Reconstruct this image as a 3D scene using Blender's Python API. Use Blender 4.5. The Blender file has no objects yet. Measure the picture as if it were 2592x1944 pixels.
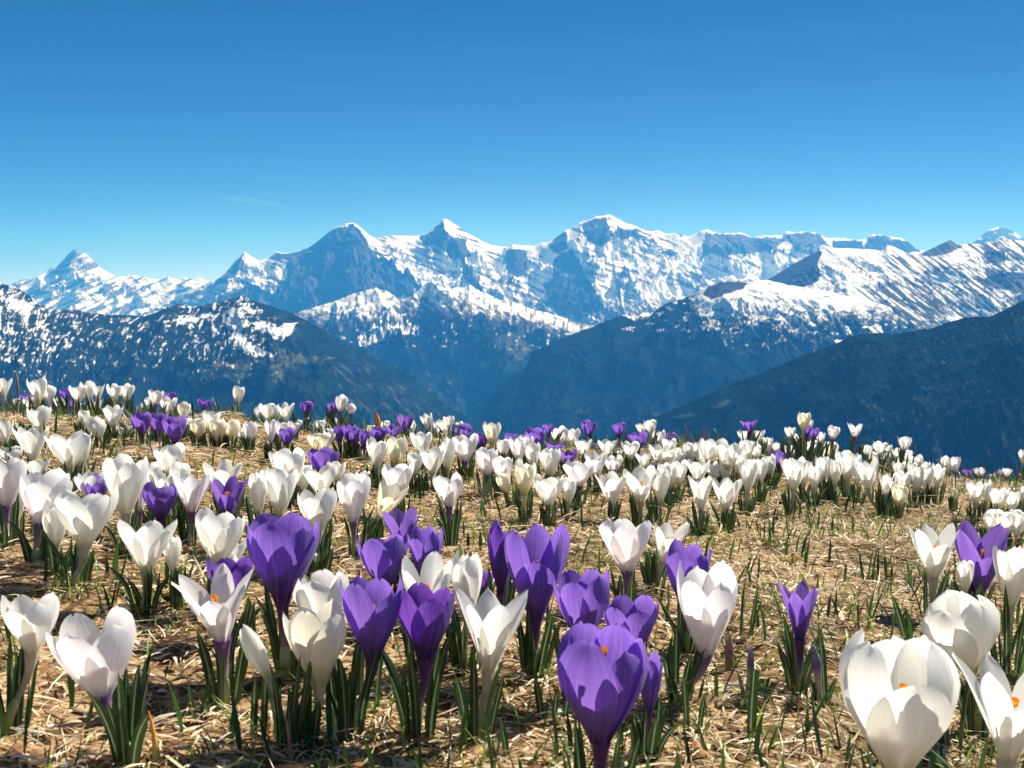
import bpy, math, random
import numpy as np
from mathutils import Vector, Matrix

# ------------------------------------------------------------------ camera, world, sun, exposure
F = 2544.0                      # focal length in photograph pixels (photograph 2592 x 1944)
HY = 790.0                      # row of the horizon in the photograph
PITCH = math.atan((972.0 - HY) / F)
SUN_AZ, SUN_EL = 50.0, 46.0
HAZE_DENSITY = 4.3e-5
scene = bpy.context.scene
COL = scene.collection
cam = bpy.data.cameras.new('camera')
cam.sensor_width = 36.0
cam.lens = 36.0 * F / 2592.0
cam.clip_start = 0.02
cam.clip_end = 120000.0
cam.dof.use_dof = True
cam.dof.focus_distance = 1.35
cam.dof.aperture_fstop = 32.0
camo = bpy.data.objects.new('camera', cam)
COL.objects.link(camo)
camo.location = (0, 0, 0)
camo.rotation_euler = (math.pi / 2 - PITCH, 0, 0)
scene.camera = camo

world = bpy.data.worlds.new('World')
scene.world = world
world.use_nodes = True
nt = world.node_tree
nt.nodes.clear()
sky = nt.nodes.new('ShaderNodeTexSky')
sky.sky_type = 'NISHITA'
sky.sun_disc = False
sky.sun_elevation = math.radians(SUN_EL)
sky.sun_rotation = math.radians(SUN_AZ)
sky.altitude = 500.0
sky.air_density = 1.0
sky.dust_density = 0.0
sky.ozone_density = 1.5
SKY_POWER = (4.4, 2.9, 2.9)       # contrast of the sky, per channel (deep, polarised mountain sky)
SKY_GAIN = (9.7e4, 530., 265.)
tc = nt.nodes.new('ShaderNodeTexCoord')
vm = nt.nodes.new('ShaderNodeVectorMath'); vm.operation = 'MULTIPLY'; vm.inputs[1].default_value = (.3, 1, 2.2)
vn = nt.nodes.new('ShaderNodeVectorMath'); vn.operation = 'NORMALIZE'
nt.links.new(tc.outputs['Generated'], vm.inputs[0])
va = nt.nodes.new('ShaderNodeVectorMath'); va.operation = 'ADD'; va.inputs[1].default_value = (0, 0, .13)
nt.links.new(vm.outputs[0], va.inputs[0]); nt.links.new(va.outputs[0], vn.inputs[0])
nt.links.new(vn.outputs[0], sky.inputs['Vector'])
pre = nt.nodes.new('ShaderNodeVectorMath'); pre.operation = 'SCALE'; pre.inputs['Scale'].default_value = 0.02
nt.links.new(sky.outputs[0], pre.inputs[0])
sep = nt.nodes.new('ShaderNodeSeparateColor'); com = nt.nodes.new('ShaderNodeCombineColor')
nt.links.new(pre.outputs[0], sep.inputs[0])
for i in range(3):
    pw = nt.nodes.new('ShaderNodeMath'); pw.operation = 'POWER'; pw.inputs[1].default_value = SKY_POWER[i]
    ga = nt.nodes.new('ShaderNodeMath'); ga.operation = 'MULTIPLY'; ga.inputs[1].default_value = SKY_GAIN[i]
    nt.links.new(sep.outputs[i], pw.inputs[0]); nt.links.new(pw.outputs[0], ga.inputs[0]); nt.links.new(ga.outputs[0], com.inputs[i])
    chan = ga if i == 0 else chan
    if i == 1:                          # red never outgrows green near the sun and the horizon
        lm = nt.nodes.new('ShaderNodeMath'); lm.operation = 'MULTIPLY'; lm.inputs[1].default_value = .62
        mn = nt.nodes.new('ShaderNodeMath'); mn.operation = 'MINIMUM'
        nt.links.new(ga.outputs[0], lm.inputs[0]); nt.links.new(lm.outputs[0], mn.inputs[1]); nt.links.new(chan.outputs[0], mn.inputs[0]); nt.links.new(mn.outputs[0], com.inputs[0])
bg = nt.nodes.new('ShaderNodeBackground')
bg.inputs['Strength'].default_value = 1.0
out = nt.nodes.new('ShaderNodeOutputWorld')
nt.links.new(com.outputs[0], bg.inputs[0])
nt.links.new(bg.outputs[0], out.inputs[0])

sl = bpy.data.lights.new('sun', 'SUN')
sl.energy = 5.0
sl.angle = math.radians(0.5)
sl.color = (1.0, 0.975, 0.93)
suno = bpy.data.objects.new('sun', sl)
COL.objects.link(suno)
SD = Vector((math.sin(math.radians(SUN_AZ)) * math.cos(math.radians(SUN_EL)),
             math.cos(math.radians(SUN_AZ)) * math.cos(math.radians(SUN_EL)),
             math.sin(math.radians(SUN_EL))))
suno.rotation_euler = SD.to_track_quat('Z', 'Y').to_euler()
suno.location = (3, 2, 5)

scene.view_settings.view_transform = 'Standard'
scene.view_settings.look = 'None'
scene.view_settings.exposure = 0.85
scene.view_settings.gamma = 1.0
scene.render.engine = 'CYCLES'
scene.cycles.volume_bounces = 2
scene.render.resolution_x = 1024
scene.render.resolution_y = 768

# ------------------------------------------------------------------ helpers
CP, SP = math.cos(PITCH), math.sin(PITCH)

def ray(px, py):
    """direction of a photograph pixel, scaled to y = 1"""
    a = (np.asarray(px, float) - 1296.0) / F
    b = -(np.asarray(py, float) - 972.0) / F
    y = CP + b * SP
    z = b * CP - SP
    return a / y, z / y

def pix(x, y, z):
    """photograph pixel of a world point"""
    fw = y * CP - z * SP
    up = y * SP + z * CP
    return 1296.0 + F * x / fw, 972.0 - F * up / fw

_P = np.random.RandomState(7).permutation(4096)
_G = np.random.RandomState(9).rand(4096) * 2 * np.pi
_GX, _GY = np.cos(_G), np.sin(_G)

def perlin(x, y, seed=0):
    x = np.asarray(x, float) + seed * 17.31
    y = np.asarray(y, float) - seed * 9.77
    xi = np.floor(x).astype(np.int64); yi = np.floor(y).astype(np.int64)
    fx = x - xi; fy = y - yi
    u = fx * fx * fx * (fx * (fx * 6 - 15) + 10); v = fy * fy * fy * (fy * (fy * 6 - 15) + 10)
    def g(ix, iy, dx, dy):
        h = _P[(_P[(ix + 61 * seed) & 4095] + iy) & 4095]
        return _GX[h] * dx + _GY[h] * dy
    a = g(xi, yi, fx, fy); b = g(xi + 1, yi, fx - 1, fy)
    c = g(xi, yi + 1, fx, fy - 1); d = g(xi + 1, yi + 1, fx - 1, fy - 1)
    return 1.5 * ((a + (b - a) * u) * (1 - v) + (c + (d - c) * u) * v)

def fbm(x, y, octv=5, seed=0, gain=0.5, lac=2.07):
    s = 0; a = 1.0; t = 0
    for k in range(octv):
        s = s + a * perlin(x, y, seed + k * 3); t += a
        x = np.asarray(x) * lac; y = np.asarray(y) * lac; a *= gain
    return s / t

def ridged(x, y, octv=6, seed=0, gain=0.55, lac=2.1):
    s = 0; a = 1.0; t = 0; w = 1.0
    for k in range(octv):
        n = 1 - np.abs(perlin(x, y, seed + k * 3))
        n = n * n * w
        w = np.clip(n * 1.6, 0, 1)
        s = s + a * n; t += a
        x = np.asarray(x) * lac; y = np.asarray(y) * lac; a *= gain
    return s / t

def sstep(a, b, x):
    t = np.clip((np.asarray(x, float) - a) / (b - a), 0, 1)
    return t * t * (3 - 2 * t)

def inpoly(px, py, poly):
    r = np.zeros(np.shape(px), bool)
    n = len(poly)
    for i in range(n):
        x0, y0 = poly[i]; x1, y1 = poly[(i + 1) % n]
        if y0 == y1: continue
        c = ((y0 > py) != (y1 > py)) & (px < (x1 - x0) * (py - y0) / (y1 - y0) + x0)
        r ^= c
    return r

def mesh_np(name, V, faces4, mat=None, smooth=True, colors=None, uv=None, parent=None):
    """a mesh from numpy arrays; faces4 is an (n,4) or (n,3) index array"""
    me = bpy.data.meshes.new(name)
    V = np.ascontiguousarray(V, dtype=np.float32); faces4 = np.ascontiguousarray(faces4, dtype=np.int32)
    n, k = faces4.shape
    me.vertices.add(len(V)); me.vertices.foreach_set('co', V.ravel())
    me.loops.add(n * k); me.loops.foreach_set('vertex_index', faces4.ravel())
    me.polygons.add(n)
    me.polygons.foreach_set('loop_start', np.arange(0, n * k, k, dtype=np.int32))
    me.polygons.foreach_set('loop_total', np.full(n, k, dtype=np.int32))
    me.polygons.foreach_set('use_smooth', np.full(n, bool(smooth)))
    if uv is not None:
        l = me.uv_layers.new(name='UVMap')
        l.data.foreach_set('uv', np.ascontiguousarray(np.asarray(uv, np.float32)[faces4.ravel()]).ravel())
    if colors is not None:
        a = me.attributes.new('tint', 'FLOAT_COLOR', 'POINT')
        c = np.ones((len(V), 4), np.float32); c[:, :3] = colors
        a.data.foreach_set('color', c.ravel())
    me.update(calc_edges=True)
    o = bpy.data.objects.new(name, me)
    COL.objects.link(o)
    if mat: me.materials.append(mat)
    if parent: o.parent = parent
    return o

def grid_faces(nr, nc):
    i = np.arange(nr - 1)[:, None] * nc + np.arange(nc - 1)[None, :]
    i = i.ravel()
    return np.stack([i, i + 1, i + nc + 1, i + nc], 1)

def structure(o, label=None):
    o['kind'] = 'structure'
    if label: o['label'] = label
    return o

def newmat(name):
    m = bpy.data.materials.new(name); m.use_nodes = True
    t = m.node_tree; t.nodes.clear()
    o = t.nodes.new('ShaderNodeOutputMaterial')
    return m, t, o

def N(t, kind, **kw):
    n = t.nodes.new(kind)
    for k, v in kw.items():
        if k in n.inputs: n.inputs[k].default_value = v
        else: setattr(n, k, v)
    return n

def ramp(t, fac, stops, interp='LINEAR'):
    r = t.nodes.new('ShaderNodeValToRGB')
    e = r.color_ramp.elements
    r.color_ramp.interpolation = interp
    while len(e) < len(stops): e.new(0.5)
    for k, (p, c) in enumerate(stops):
        e[k].position = p; e[k].color = (c[0], c[1], c[2], 1)
    t.links.new(fac, r.inputs[0])
    return r.outputs[0]
# ------------------------------------------------------------------ mountains and valley
mt_mat, t_, o_ = newmat('mountain_surface')
at = N(t_, 'ShaderNodeAttribute', attribute_name='tint')
pb = N(t_, 'ShaderNodeBsdfPrincipled')
pb.inputs['Roughness'].default_value = 0.9
pb.inputs['Specular IOR Level'].default_value = 0.0
geo = N(t_, 'ShaderNodeNewGeometry')
nz = N(t_, 'ShaderNodeTexNoise'); nz.inputs['Scale'].default_value = 0.035; nz.inputs['Detail'].default_value = 4
t_.links.new(geo.outputs['Position'], nz.inputs['Vector'])
mr = N(t_, 'ShaderNodeMapRange'); mr.inputs['To Min'].default_value = 0.7; mr.inputs['To Max'].default_value = 1.3
t_.links.new(nz.outputs[0], mr.inputs[0])
mul = N(t_, 'ShaderNodeVectorMath', operation='SCALE')
t_.links.new(at.outputs['Color'], mul.inputs[0]); t_.links.new(mr.outputs[0], mul.inputs['Scale'])
t_.links.new(mul.outputs[0], pb.inputs['Base Color'])
bp = N(t_, 'ShaderNodeBump'); bp.inputs['Strength'].default_value = 0.5; bp.inputs['Distance'].default_value = 12.0
t_.links.new(nz.outputs[0], bp.inputs['Height']); t_.links.new(bp.outputs[0], pb.inputs['Normal'])
t_.links.new(pb.outputs[0], o_.inputs[0])

SNOW = np.array([.90, .91, .92]); ROCK = np.array([.12, .115, .11]); FOREST = np.array([.008, .017, .011])
PASTURE = np.array([.085, .09, .045]); DARKROCK = np.array([.014, .018, .022])
FLOOR = -1350.0

def mountain(name, label, crest, Yc, Yf, Yb, slope, rough, gully, cover, spurs=(), nc=1500, nr=260, seed=1,
             u0=-.66, u1=.66, concave=0.0):
    """height field fanned out in front of the viewer; crest = photograph points of the skyline,
    Yc = [(px, distance)], spurs = [(points (px,py,distance), left slope, right slope)]"""
    cx = np.array([c[0] for c in crest], float); cy = np.array([c[1] for c in crest], float)
    yd = np.interp(cx, [a for a, b in Yc], [b for a, b in Yc])
    cu, cz = ray(cx, cy)
    if cu[0] < cu[-1] and not np.all(np.diff(cu) > 0):
        k = [0]
        for i in range(1, len(cu)):
            if cu[i] > cu[k[-1]] + 1e-5: k.append(i)
        cu, cz, yd = cu[k], cz[k], yd[k]
    u = np.linspace(max(u0, cu[0]), min(u1, cu[-1]), nc)
    D = np.interp(u, cu, yd)
    ZC = np.interp(u, cu, cz * yd)
    jag = 0.0012 * D * fbm(u * 90, u * 0 + 3.3, 4, seed + 40, gain=.6) * rough
    def soft(a, k):
        w_ = np.hanning(2 * k + 3); w_ /= w_.sum()
        return np.convolve(np.pad(a, k + 1, mode='edge'), w_, 'valid')
    ZS1, ZS2 = soft(ZC, 22), soft(ZC, 90)
    f = np.concatenate([np.linspace(0, 1, nr) , 1 + np.linspace(0.02, 1, 12)])
    Y = np.where(f[:, None] <= 1, Yf + (D[None] - Yf) * f[:, None] ** .9, D[None] + (Yb - D[None]) * (f[:, None] - 1))
    U = np.broadcast_to(u, Y.shape)
    X = U * Y
    dist = D[None] - Y
    km = 1000.0
    wx = X / km + .25 * fbm(X / km * .9, Y / km * .9, 3, seed + 5)
    wy = Y / km + .25 * fbm(X / km * .9 + 7, Y / km * .9, 3, seed + 6)
    drop = np.where(dist > 0, slope * dist * (1 - concave * np.clip(dist / 3500., 0, 1)), 1.1 * -dist)
    w1 = np.clip(dist / 260., 0, 1); w2 = sstep(200, 1500, dist)
    Z = (ZC[None] * (1 - w1) + ZS1[None] * w1) * (1 - w2) + ZS2[None] * w2 - drop + jag[None] * np.exp(-np.abs(dist) / 90.)
    # hand-placed spurs
    for pts, sl_, sr_ in spurs:
        P = []
        for (a, b, d) in pts:
            uu, zz = ray(a, b); P.append((uu * d, d, zz * d))
        best = np.full(X.shape, -1e9)
        for (x0, y0, z0), (x1, y1, z1) in zip(P[:-1], P[1:]):
            dx, dy = x1 - x0, y1 - y0; L2 = dx * dx + dy * dy
            t = np.clip(((X - x0) * dx + (Y - y0) * dy) / L2, 0, 1)
            ex, ey = X - (x0 + t * dx), Y - (y0 + t * dy)
            dd = np.sqrt(ex * ex + ey * ey)
            side = dx * ey - dy * ex         # >0 = left of the direction of travel
            s = np.where(side > 0, sr_, sl_)   # the spur runs towards the viewer, so picture right is its left
            best = np.maximum(best, z0 + (z1 - z0) * t - s * dd)
        Z = np.where(dist > -50, np.maximum(Z, best), Z)
    Z = np.where(dist > 0, np.minimum(Z, ZS1[None] + 30 * w1 - .20 * dist + 25 * np.clip(dist / 900, 0, 1) * fbm(X / km * 2, Y / km * 2, 3, seed + 17)), Z)
    amp = np.clip(dist / 900., 0.03, 1)
    amp = np.where(dist < 0, .03, amp)
    R = ridged(wx * gully[0], wy * gully[1], 7, seed + 11) - .5
    Z = Z + R * gully[2] * amp
    Z = Z + 35 * rough * amp * fbm(X / km * 6, Y / km * 6, 5, seed + 21, gain=.6)
    Z = Z + (30 if name == 'mountain' else 55) * rough * amp * (ridged(wx * 4.2, wy * 3.4, 5, seed + 31, gain=.6) - .45)
    Z = np.maximum(Z, FLOOR - 40)
    # never above the photographed skyline
    lim = (ZC + jag) / D
    Z = np.where(dist > 0, np.minimum(Z, lim[None] * Y), Z)
    gx = np.gradient(Z, axis=1) / np.maximum(np.gradient(X, axis=1), 1e-3)
    gyv = np.gradient(Z, axis=0) / np.maximum(np.gradient(Y, axis=0), 1e-3)
    S = np.sqrt(gx * gx + gyv * gyv)
    PX, PY = pix(X, Y, Z)
    C = cover(X, Y, Z, S, PX, PY, dist, gx, gyv)
    V = np.stack([X, Y, Z], -1).reshape(-1, 3)
    fc = grid_faces(Y.shape[0], nc)
    o = mesh_np(name, V, fc, mt_mat, True, colors=C.reshape(-1, 3))
    return structure(o, label)

def mix(a, b, m):
    return a * (1 - m[..., None]) + b * m[..., None]

def base(c, X): return np.broadcast_to(c, X.shape + (3,)).copy()

def poly_mask(PX, PY, poly, warp=7, seed=3, fine=22.):
    wx = PX + warp * fbm(PX / fine, PY / fine, 4, seed); wy = PY + warp * fbm(PX / fine + 9, PY / fine, 4, seed + 1)
    return inpoly(wx, wy, poly).astype(float)

# --- far range (left horn group), far dome, main range
def cov_far(X, Y, Z, S, PX, PY, dist, gx, gy):
    n = fbm((PX * .8 - PY * .6) / 70, (PX * .6 + PY * 1.3) / 14, 6, 31, gain=.62)
    rock = sstep(.02, .12, n + .10 * (S - 1.0))
    tip = sstep(695, 640, PY + 12 * fbm(PX / 12, PY / 12, 4, 5)) * (PX < 300)
    rock = np.maximum(rock, tip * sstep(-.35, -.1, n))
    return mix(base(SNOW, X), ROCK, rock)

crest_m6 = [(-200, 760), (-60, 730), (24, 722), (41, 712), (80, 703), (114, 691), (130, 677), (140, 679), (155, 663), (165, 652), (175, 640),
            (189, 630), (195, 632), (203, 640), (220, 642), (228, 652), (240, 663), (260, 683), (275, 690), (293, 699), (317, 699), (334, 695),
            (362, 703), (411, 708), (427, 699), (440, 706), (456, 710), (468, 703), (490, 706), (505, 701), (525, 712), (545, 715), (700, 730), (900, 780)]
mountain('mountain', 'far snowy horn-shaped peak at the left', crest_m6, [(-200, 27500), (900, 27500)], 23500, 30000, .55, 1.2,
         (1.3, .8, 420), cov_far, spurs=[([(189, 632, 27400), (215, 700, 26800), (290, 770, 26000)], .9, .5),
                                         ([(130, 679, 27400), (120, 720, 27000), (100, 780, 26400)], .9, .6),
                                         ([(334, 697, 27400), (400, 760, 26500), (420, 790, 26200)], .9, .5)], nc=900, nr=220, seed=3)

EIGER = [(828, 590), (850, 578), (893, 566), (915, 590), (935, 620), (958, 655), (985, 690), (1012, 715), (1045, 738), (1050, 752), (1010, 752),
         (960, 735), (900, 745), (850, 770), (770, 800), (690, 790), (700, 740), (728, 700), (725, 665), (745, 650), (790, 622)]
EIG_L = [(700, 640), (745, 640), (790, 622), (830, 590), (745, 662), (715, 660), (690, 660)]
SCHW = [(1399, 655), (1448, 628), (1470, 665), (1480, 695), (1500, 725), (1517, 752), (1534, 785), (1500, 800), (1460, 806), (1379, 772), (1395, 744), (1371, 720), (1399, 703)]
SADD = [(1285, 630), (1336, 632), (1334, 690), (1310, 702), (1290, 698), (1275, 660)]
JUNG = [(1470, 570), (1509, 552), (1534, 553), (1542, 573), (1548, 606), (1525, 622), (1485, 614), (1478, 590)]
JUN2 = [(1560, 575), (1605, 583), (1608, 600), (1575, 606), (1560, 594)]
MONL = [(1062, 602), (1100, 580), (1120, 562), (1135, 600), (1180, 606), (1190, 650), (1150, 660), (1110, 622), (1075, 625)]
JUNL = [(1385, 618), (1432, 585), (1440, 630), (1400, 640)]
WALL = [(1790, 592), (1880, 594), (1904, 603), (1960, 600), (1985, 610), (1960, 630), (1900, 640), (1840, 650), (1800, 640), (1770, 665), (1775, 620)]
BRT = [(1985, 600), (2000, 590), (2075, 590), (2090, 610), (2060, 650), (2020, 640)]
BRT2 = [(2105, 608), (2180, 610), (2190, 640), (2110, 640)]
BRT3 = [(2195, 600), (2240, 598), (2318, 618), (2330, 640), (2240, 640), (2190, 630)]
FIN_L = [(594, 664), (612, 650), (622, 668), (600, 690), (560, 705), (545, 712), (520, 730), (470, 745), (450, 765), (520, 745), (580, 700)]
LOW1 = [(540, 770), (560, 745), (640, 720), (700, 745), (760, 790), (700, 800)]
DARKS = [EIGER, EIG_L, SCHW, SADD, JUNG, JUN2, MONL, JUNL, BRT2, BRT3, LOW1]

def cov_main(X, Y, Z, S, PX, PY, dist, gx, gy):
    # rock shows in strata that dip gently and in steep ribs
    n1 = fbm((PX * .92 + PY * .4) / 80, (-PX * .4 + PY) / 9, 6, 51, gain=.6)
    n2 = fbm((PX) / 16, PY / 50, 5, 57, gain=.6)
    reg = fbm(PX / 120, PY / 60, 3, 61)
    rock = sstep(.13, .21, n1 * .95 + n2 * .25 + .3 * reg + .10 * (S - 1.05))
    low = sstep(730, 800, PY + 20 * fbm(PX / 40, PY / 12, 4, 63)) * .9
    rock = np.maximum(rock, low * sstep(-.2, .0, n1))
    m = np.zeros(X.shape)
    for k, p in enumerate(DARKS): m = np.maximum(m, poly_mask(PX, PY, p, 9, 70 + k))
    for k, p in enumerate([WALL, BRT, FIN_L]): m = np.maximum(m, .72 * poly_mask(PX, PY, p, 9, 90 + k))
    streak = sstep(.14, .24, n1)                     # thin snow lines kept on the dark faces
    rock_shade = m * (1 - .4 * streak)
    rock = np.maximum(rock, rock_shade)
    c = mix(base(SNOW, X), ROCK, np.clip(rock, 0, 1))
    return mix(c, np.array([.055, .055, .058]), np.clip(rock_shade, 0, 1))  # masked faces: dark rock, with shading of these faces put into the colour too

crest_m5 = [(380, 830), (431, 764), (460, 744), (509, 724), (545, 710), (570, 691), (594, 661), (610, 649), (618, 636), (630, 646), (651, 663), (670, 657), (684, 651),
            (700, 636), (716, 640), (740, 640), (753, 636), (781, 628), (795, 617), (810, 606), (834, 585), (850, 575), (863, 571), (875, 566), (893, 563), (903, 568),
            (915, 577), (937, 596), (956, 602), (980, 596), (1025, 596), (1057, 598), (1086, 587), (1102, 573), (1121, 555), (1135, 557), (1145, 565),
            (1159, 573), (1184, 590), (1216, 608), (1245, 620), (1285, 624), (1302, 618), (1322, 622), (1354, 622), (1371, 614), (1383, 614), (1390, 610), (1411, 598),
            (1432, 581), (1446, 578), (1460, 569), (1468, 561), (1489, 559), (1509, 547), (1525, 547), (1542, 542), (1562, 553), (1586, 567), (1611, 573), (1635, 585), (1650, 588),
            (1664, 583), (1688, 592), (1712, 590), (1741, 598), (1765, 590), (1790, 580), (1805, 586), (1826, 590), (1879, 590), (1904, 600), (1944, 596), (1981, 596),
            (1993, 583), (2010, 588), (2026, 587), (2058, 587), (2075, 592), (2091, 602), (2131, 604), (2156, 607), (2188, 606), (2205, 594), (2225, 594), (2241, 598),
            (2278, 604), (2302, 614), (2318, 630), (2400, 650), (2600, 700), (2900, 760)]
sp5 = [([(893, 565, 22400), (940, 625, 21900), (985, 690, 21400), (1040, 738, 20900), (1075, 790, 20300)], 1.7, .55),
       ([(618, 638, 22500), (600, 690, 21900), (560, 740, 21300), (500, 790, 20800)], 1.4, .6),
       ([(700, 638, 22500), (715, 690, 21900), (690, 750, 21300), (650, 800, 20800)], 1.3, .5),
       ([(1121, 557, 23200), (1136, 600, 22800), (1190, 650, 22200), (1250, 720, 21400), (1290, 780, 20800)], 1.3, .6),
       ([(1057, 600, 23000), (1080, 650, 22400), (1130, 710, 21600), (1160, 760, 21000)], 1.1, .5),
       ([(1432, 583, 23800), (1445, 628, 23200), (1478, 690, 22500), (1515, 750, 21800), (1540, 800, 21200)], 1.9, .55),
       ([(1542, 545, 24200), (1545, 590, 23800), (1570, 650, 23100), (1640, 710, 22300), (1660, 770, 21600)], 1.2, .55),
       ([(1611, 575, 24000), (1625, 620, 23500), (1690, 690, 22600), (1730, 750, 21900)], 1.2, .6),
       ([(1790, 582, 24200), (1785, 640, 23600), (1750, 690, 23000)], 1.2, .7),
       ([(1993, 585, 24200), (2020, 620, 23800), (2060, 660, 23200)], 1.2, .7),
       ([(937, 598, 22400), (1000, 660, 21700), (1060, 720, 21000)], 1.0, .6),
       ([(1285, 626, 23000), (1270, 680, 22300), (1330, 740, 21400)], 1.2, .6)]
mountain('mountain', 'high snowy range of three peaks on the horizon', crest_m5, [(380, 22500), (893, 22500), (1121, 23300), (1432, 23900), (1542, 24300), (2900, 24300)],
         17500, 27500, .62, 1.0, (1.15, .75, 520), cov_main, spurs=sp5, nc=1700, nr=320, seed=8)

def cov_dome(X, Y, Z, S, PX, PY, dist, gx, gy):
    n = fbm(PX / 30, PY / 12, 5, 131)
    return mix(base(ROCK, X), SNOW, sstep(.1, .25, n))
mountain('mountain', 'far rounded dome summit behind the right ridge', [(2300, 700), (2420, 640), (2461, 616), (2490, 592), (2510, 580), (2526, 575), (2545, 577), (2567, 587), (2592, 604), (2650, 640), (2760, 700)],
         [(2300, 30000), (2760, 30000)], 27500, 32000, .5, .6, (1.0, .8, 260), cov_dome, nc=260, nr=90, seed=14, u1=.62)

# --- right snow massif (behind) and its wooded front
def cov_r2b(X, Y, Z, S, PX, PY, dist, gx, gy):
    a = (PX * .80 + PY * .60); b = (-PX * .60 + PY * .80)
    n = fbm(a / 95, b / 6.5, 6, 151, gain=.6) + .35 * fbm(PX / 160, PY / 50, 3, 155)
    reg = sstep(2130, 2330, PX) * .10 + .05 * sstep(640, 760, PY) - .16 * sstep(2330, 2060, PX)
    rock = sstep(.07, .17, n + reg)
    c = base(SNOW, X)
    past = sstep(-.05, .15, fbm(PX / 50, PY / 50, 3, 158) + .25 * np.exp(-((PX - 2350) / 90) ** 2 - ((PY - 740) / 45) ** 2))
    under = mix(base(ROCK * .75, X), PASTURE * .9, past)
    c = c * (1 - rock[..., None]) + under * rock[..., None]
    tooth = poly_mask(PX, PY, [(1935, 712), (2000, 668), (2070, 632), (2082, 640), (2072, 660), (2076, 700), (2058, 722), (2020, 730), (1970, 725)], 6, 161)
    c = mix(c, DARKROCK, tooth * .95)
    dk = np.zeros(X.shape)
    for k, p in enumerate([[(2318, 642), (2395, 606), (2420, 614), (2440, 620), (2400, 645), (2345, 650)], [(2490, 640), (2540, 635), (2550, 660), (2500, 665)],
                           [(2470, 710), (2530, 690), (2600, 690), (2600, 745), (2520, 730)]]):
        dk = np.maximum(dk, poly_mask(PX, PY, p, 8, 165 + k))
    return mix(c, DARKROCK, dk * .85)
crest_r2b = [(1850, 745), (1930, 714), (1960, 697), (2000, 672), (2040, 650), (2062, 640), (2074, 634), (2095, 629), (2123, 628), (2170, 629), (2210, 632), (2237, 634), (2245, 618), (2256, 622), (2274, 630),
             (2300, 641), (2322, 646), (2345, 634), (2360, 628), (2385, 616), (2398, 610), (2404, 606), (2412, 611), (2424, 621), (2449, 616), (2480, 618), (2500, 612), (2530, 608), (2560, 607), (2592, 610), (2680, 600), (2900, 610)]
mountain('mountain', 'broad snow-streaked mountain with a dark rock nose at the right', crest_r2b, [(1850, 13600), (2900, 14200)], 9800, 16500, .36, .8,
         (1.1, .6, 230), cov_r2b, spurs=[([(2076, 636, 13600), (2074, 690, 13150), (2060, 735, 12700), (2040, 800, 12000)], 1.3, .45),
                                         ], nc=900, nr=260, seed=21)

def cov_r2a(X, Y, Z, S, PX, PY, dist, gx, gy):
    n = fbm(PX / 34, PY / 13, 6, 181, gain=.62)
    band = np.interp(PX, [1500, 1700, 1780, 1850, 1960, 2060, 2150, 2300, 2420, 2600], [775, 790, 800, 815, 822, 815, 800, 800, 812, 830])
    above = sstep(22, -30, PY - band + 60 * n)
    patch = sstep(.12, .2, fbm(PX / 26, PY / 9, 6, 187, gain=.62)) * sstep(905, 870, PY) * sstep(1740, 1800, PX) * sstep(2160, 2050, PX)
    patch = np.maximum(patch, sstep(.22, .3, fbm(PX / 22, PY / 9, 6, 189)) * sstep(872, 850, PY) * sstep(1600, 1700, PX))
    for k, p in enumerate([[(1830, 850), (1880, 838), (1925, 842), (1920, 858), (1835, 862)], [(1776, 825), (1785, 812), (1810, 815), (1802, 838)],
                           [(1975, 820), (2030, 845), (2085, 868), (2060, 872), (2000, 850)], [(2010, 830), (2060, 812), (2070, 830), (2030, 845)]]):
        patch = np.maximum(patch, poly_mask(PX, PY, p, 12, 191 + k) * sstep(-.25, -.1, n))
    for k, p in enumerate([[(1570, 800), (1590, 792), (1655, 792), (1640, 805), (1610, 812)], [(1570, 833), (1610, 825), (1605, 838)]]):
        patch = np.maximum(patch, poly_mask(PX, PY, p, 6, 198 + k))
    snow = np.maximum(above * sstep(1740, 1800, PX - .0 * PY), patch)
    dark = poly_mask(PX, PY, [(1775, 745), (1800, 718), (1835, 712), (1893, 714), (1880, 730), (1840, 745), (1800, 758)], 5, 203)
    g = FOREST
    past = sstep(.05, .3, fbm(PX / 70, PY / 30, 4, 207)) * sstep(905, 860, PY) * sstep(1850, 1930, PX) * .8
    c = mix(base(g, X), PASTURE * .7, past)
    lo = sstep(.25, .4, fbm(PX / 60, PY / 14, 4, 209)) * np.exp(-((PY - 1045) / 18) ** 2) * .6
    c = mix(c, PASTURE * 1.2, lo)
    c = c * np.clip(1 + 2.4 * fbm(PX / 6, PY / 9, 4, 211, gain=.85) + 1.2 * fbm(PX / 45, PY / 32, 4, 211), .12, 5)[..., None]
    sw = fbm(PX / 40, PY / 25, 3, 214) * 30
    streakrock = sstep(.04, .16, fbm((PX + sw) / 8, (PY + .4 * sw) / 16, 6, 213, gain=.65) + .0035 * (PY - 785)) * sstep(755, 785, PY) * .95
    streakrock = np.maximum(streakrock, .9 * sstep(.24, .33, fbm((PX * .9 + PY * .4) / 50, (PY - .25 * PX) / 7, 6, 216, gain=.65)))
    snow = snow * (1 - streakrock)
    c = mix(c, SNOW, np.clip(snow, 0, 1))
    return mix(c, DARKROCK * .8, dark * .95)
crest_r2a = [(1080, 1200), (1204, 1070), (1230, 1030), (1261, 980), (1300, 950), (1330, 931), (1350, 891), (1399, 866), (1460, 842), (1517, 821), (1562, 801), (1600, 796), (1656, 789), (1684, 768), (1720, 758),
             (1750, 748), (1772, 736), (1794, 724), (1830, 714), (1860, 711), (1895, 714), (1944, 709), (2000, 722), (2060, 728), (2120, 742), (2200, 762), (2300, 790), (2450, 825), (2700, 870)]
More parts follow.
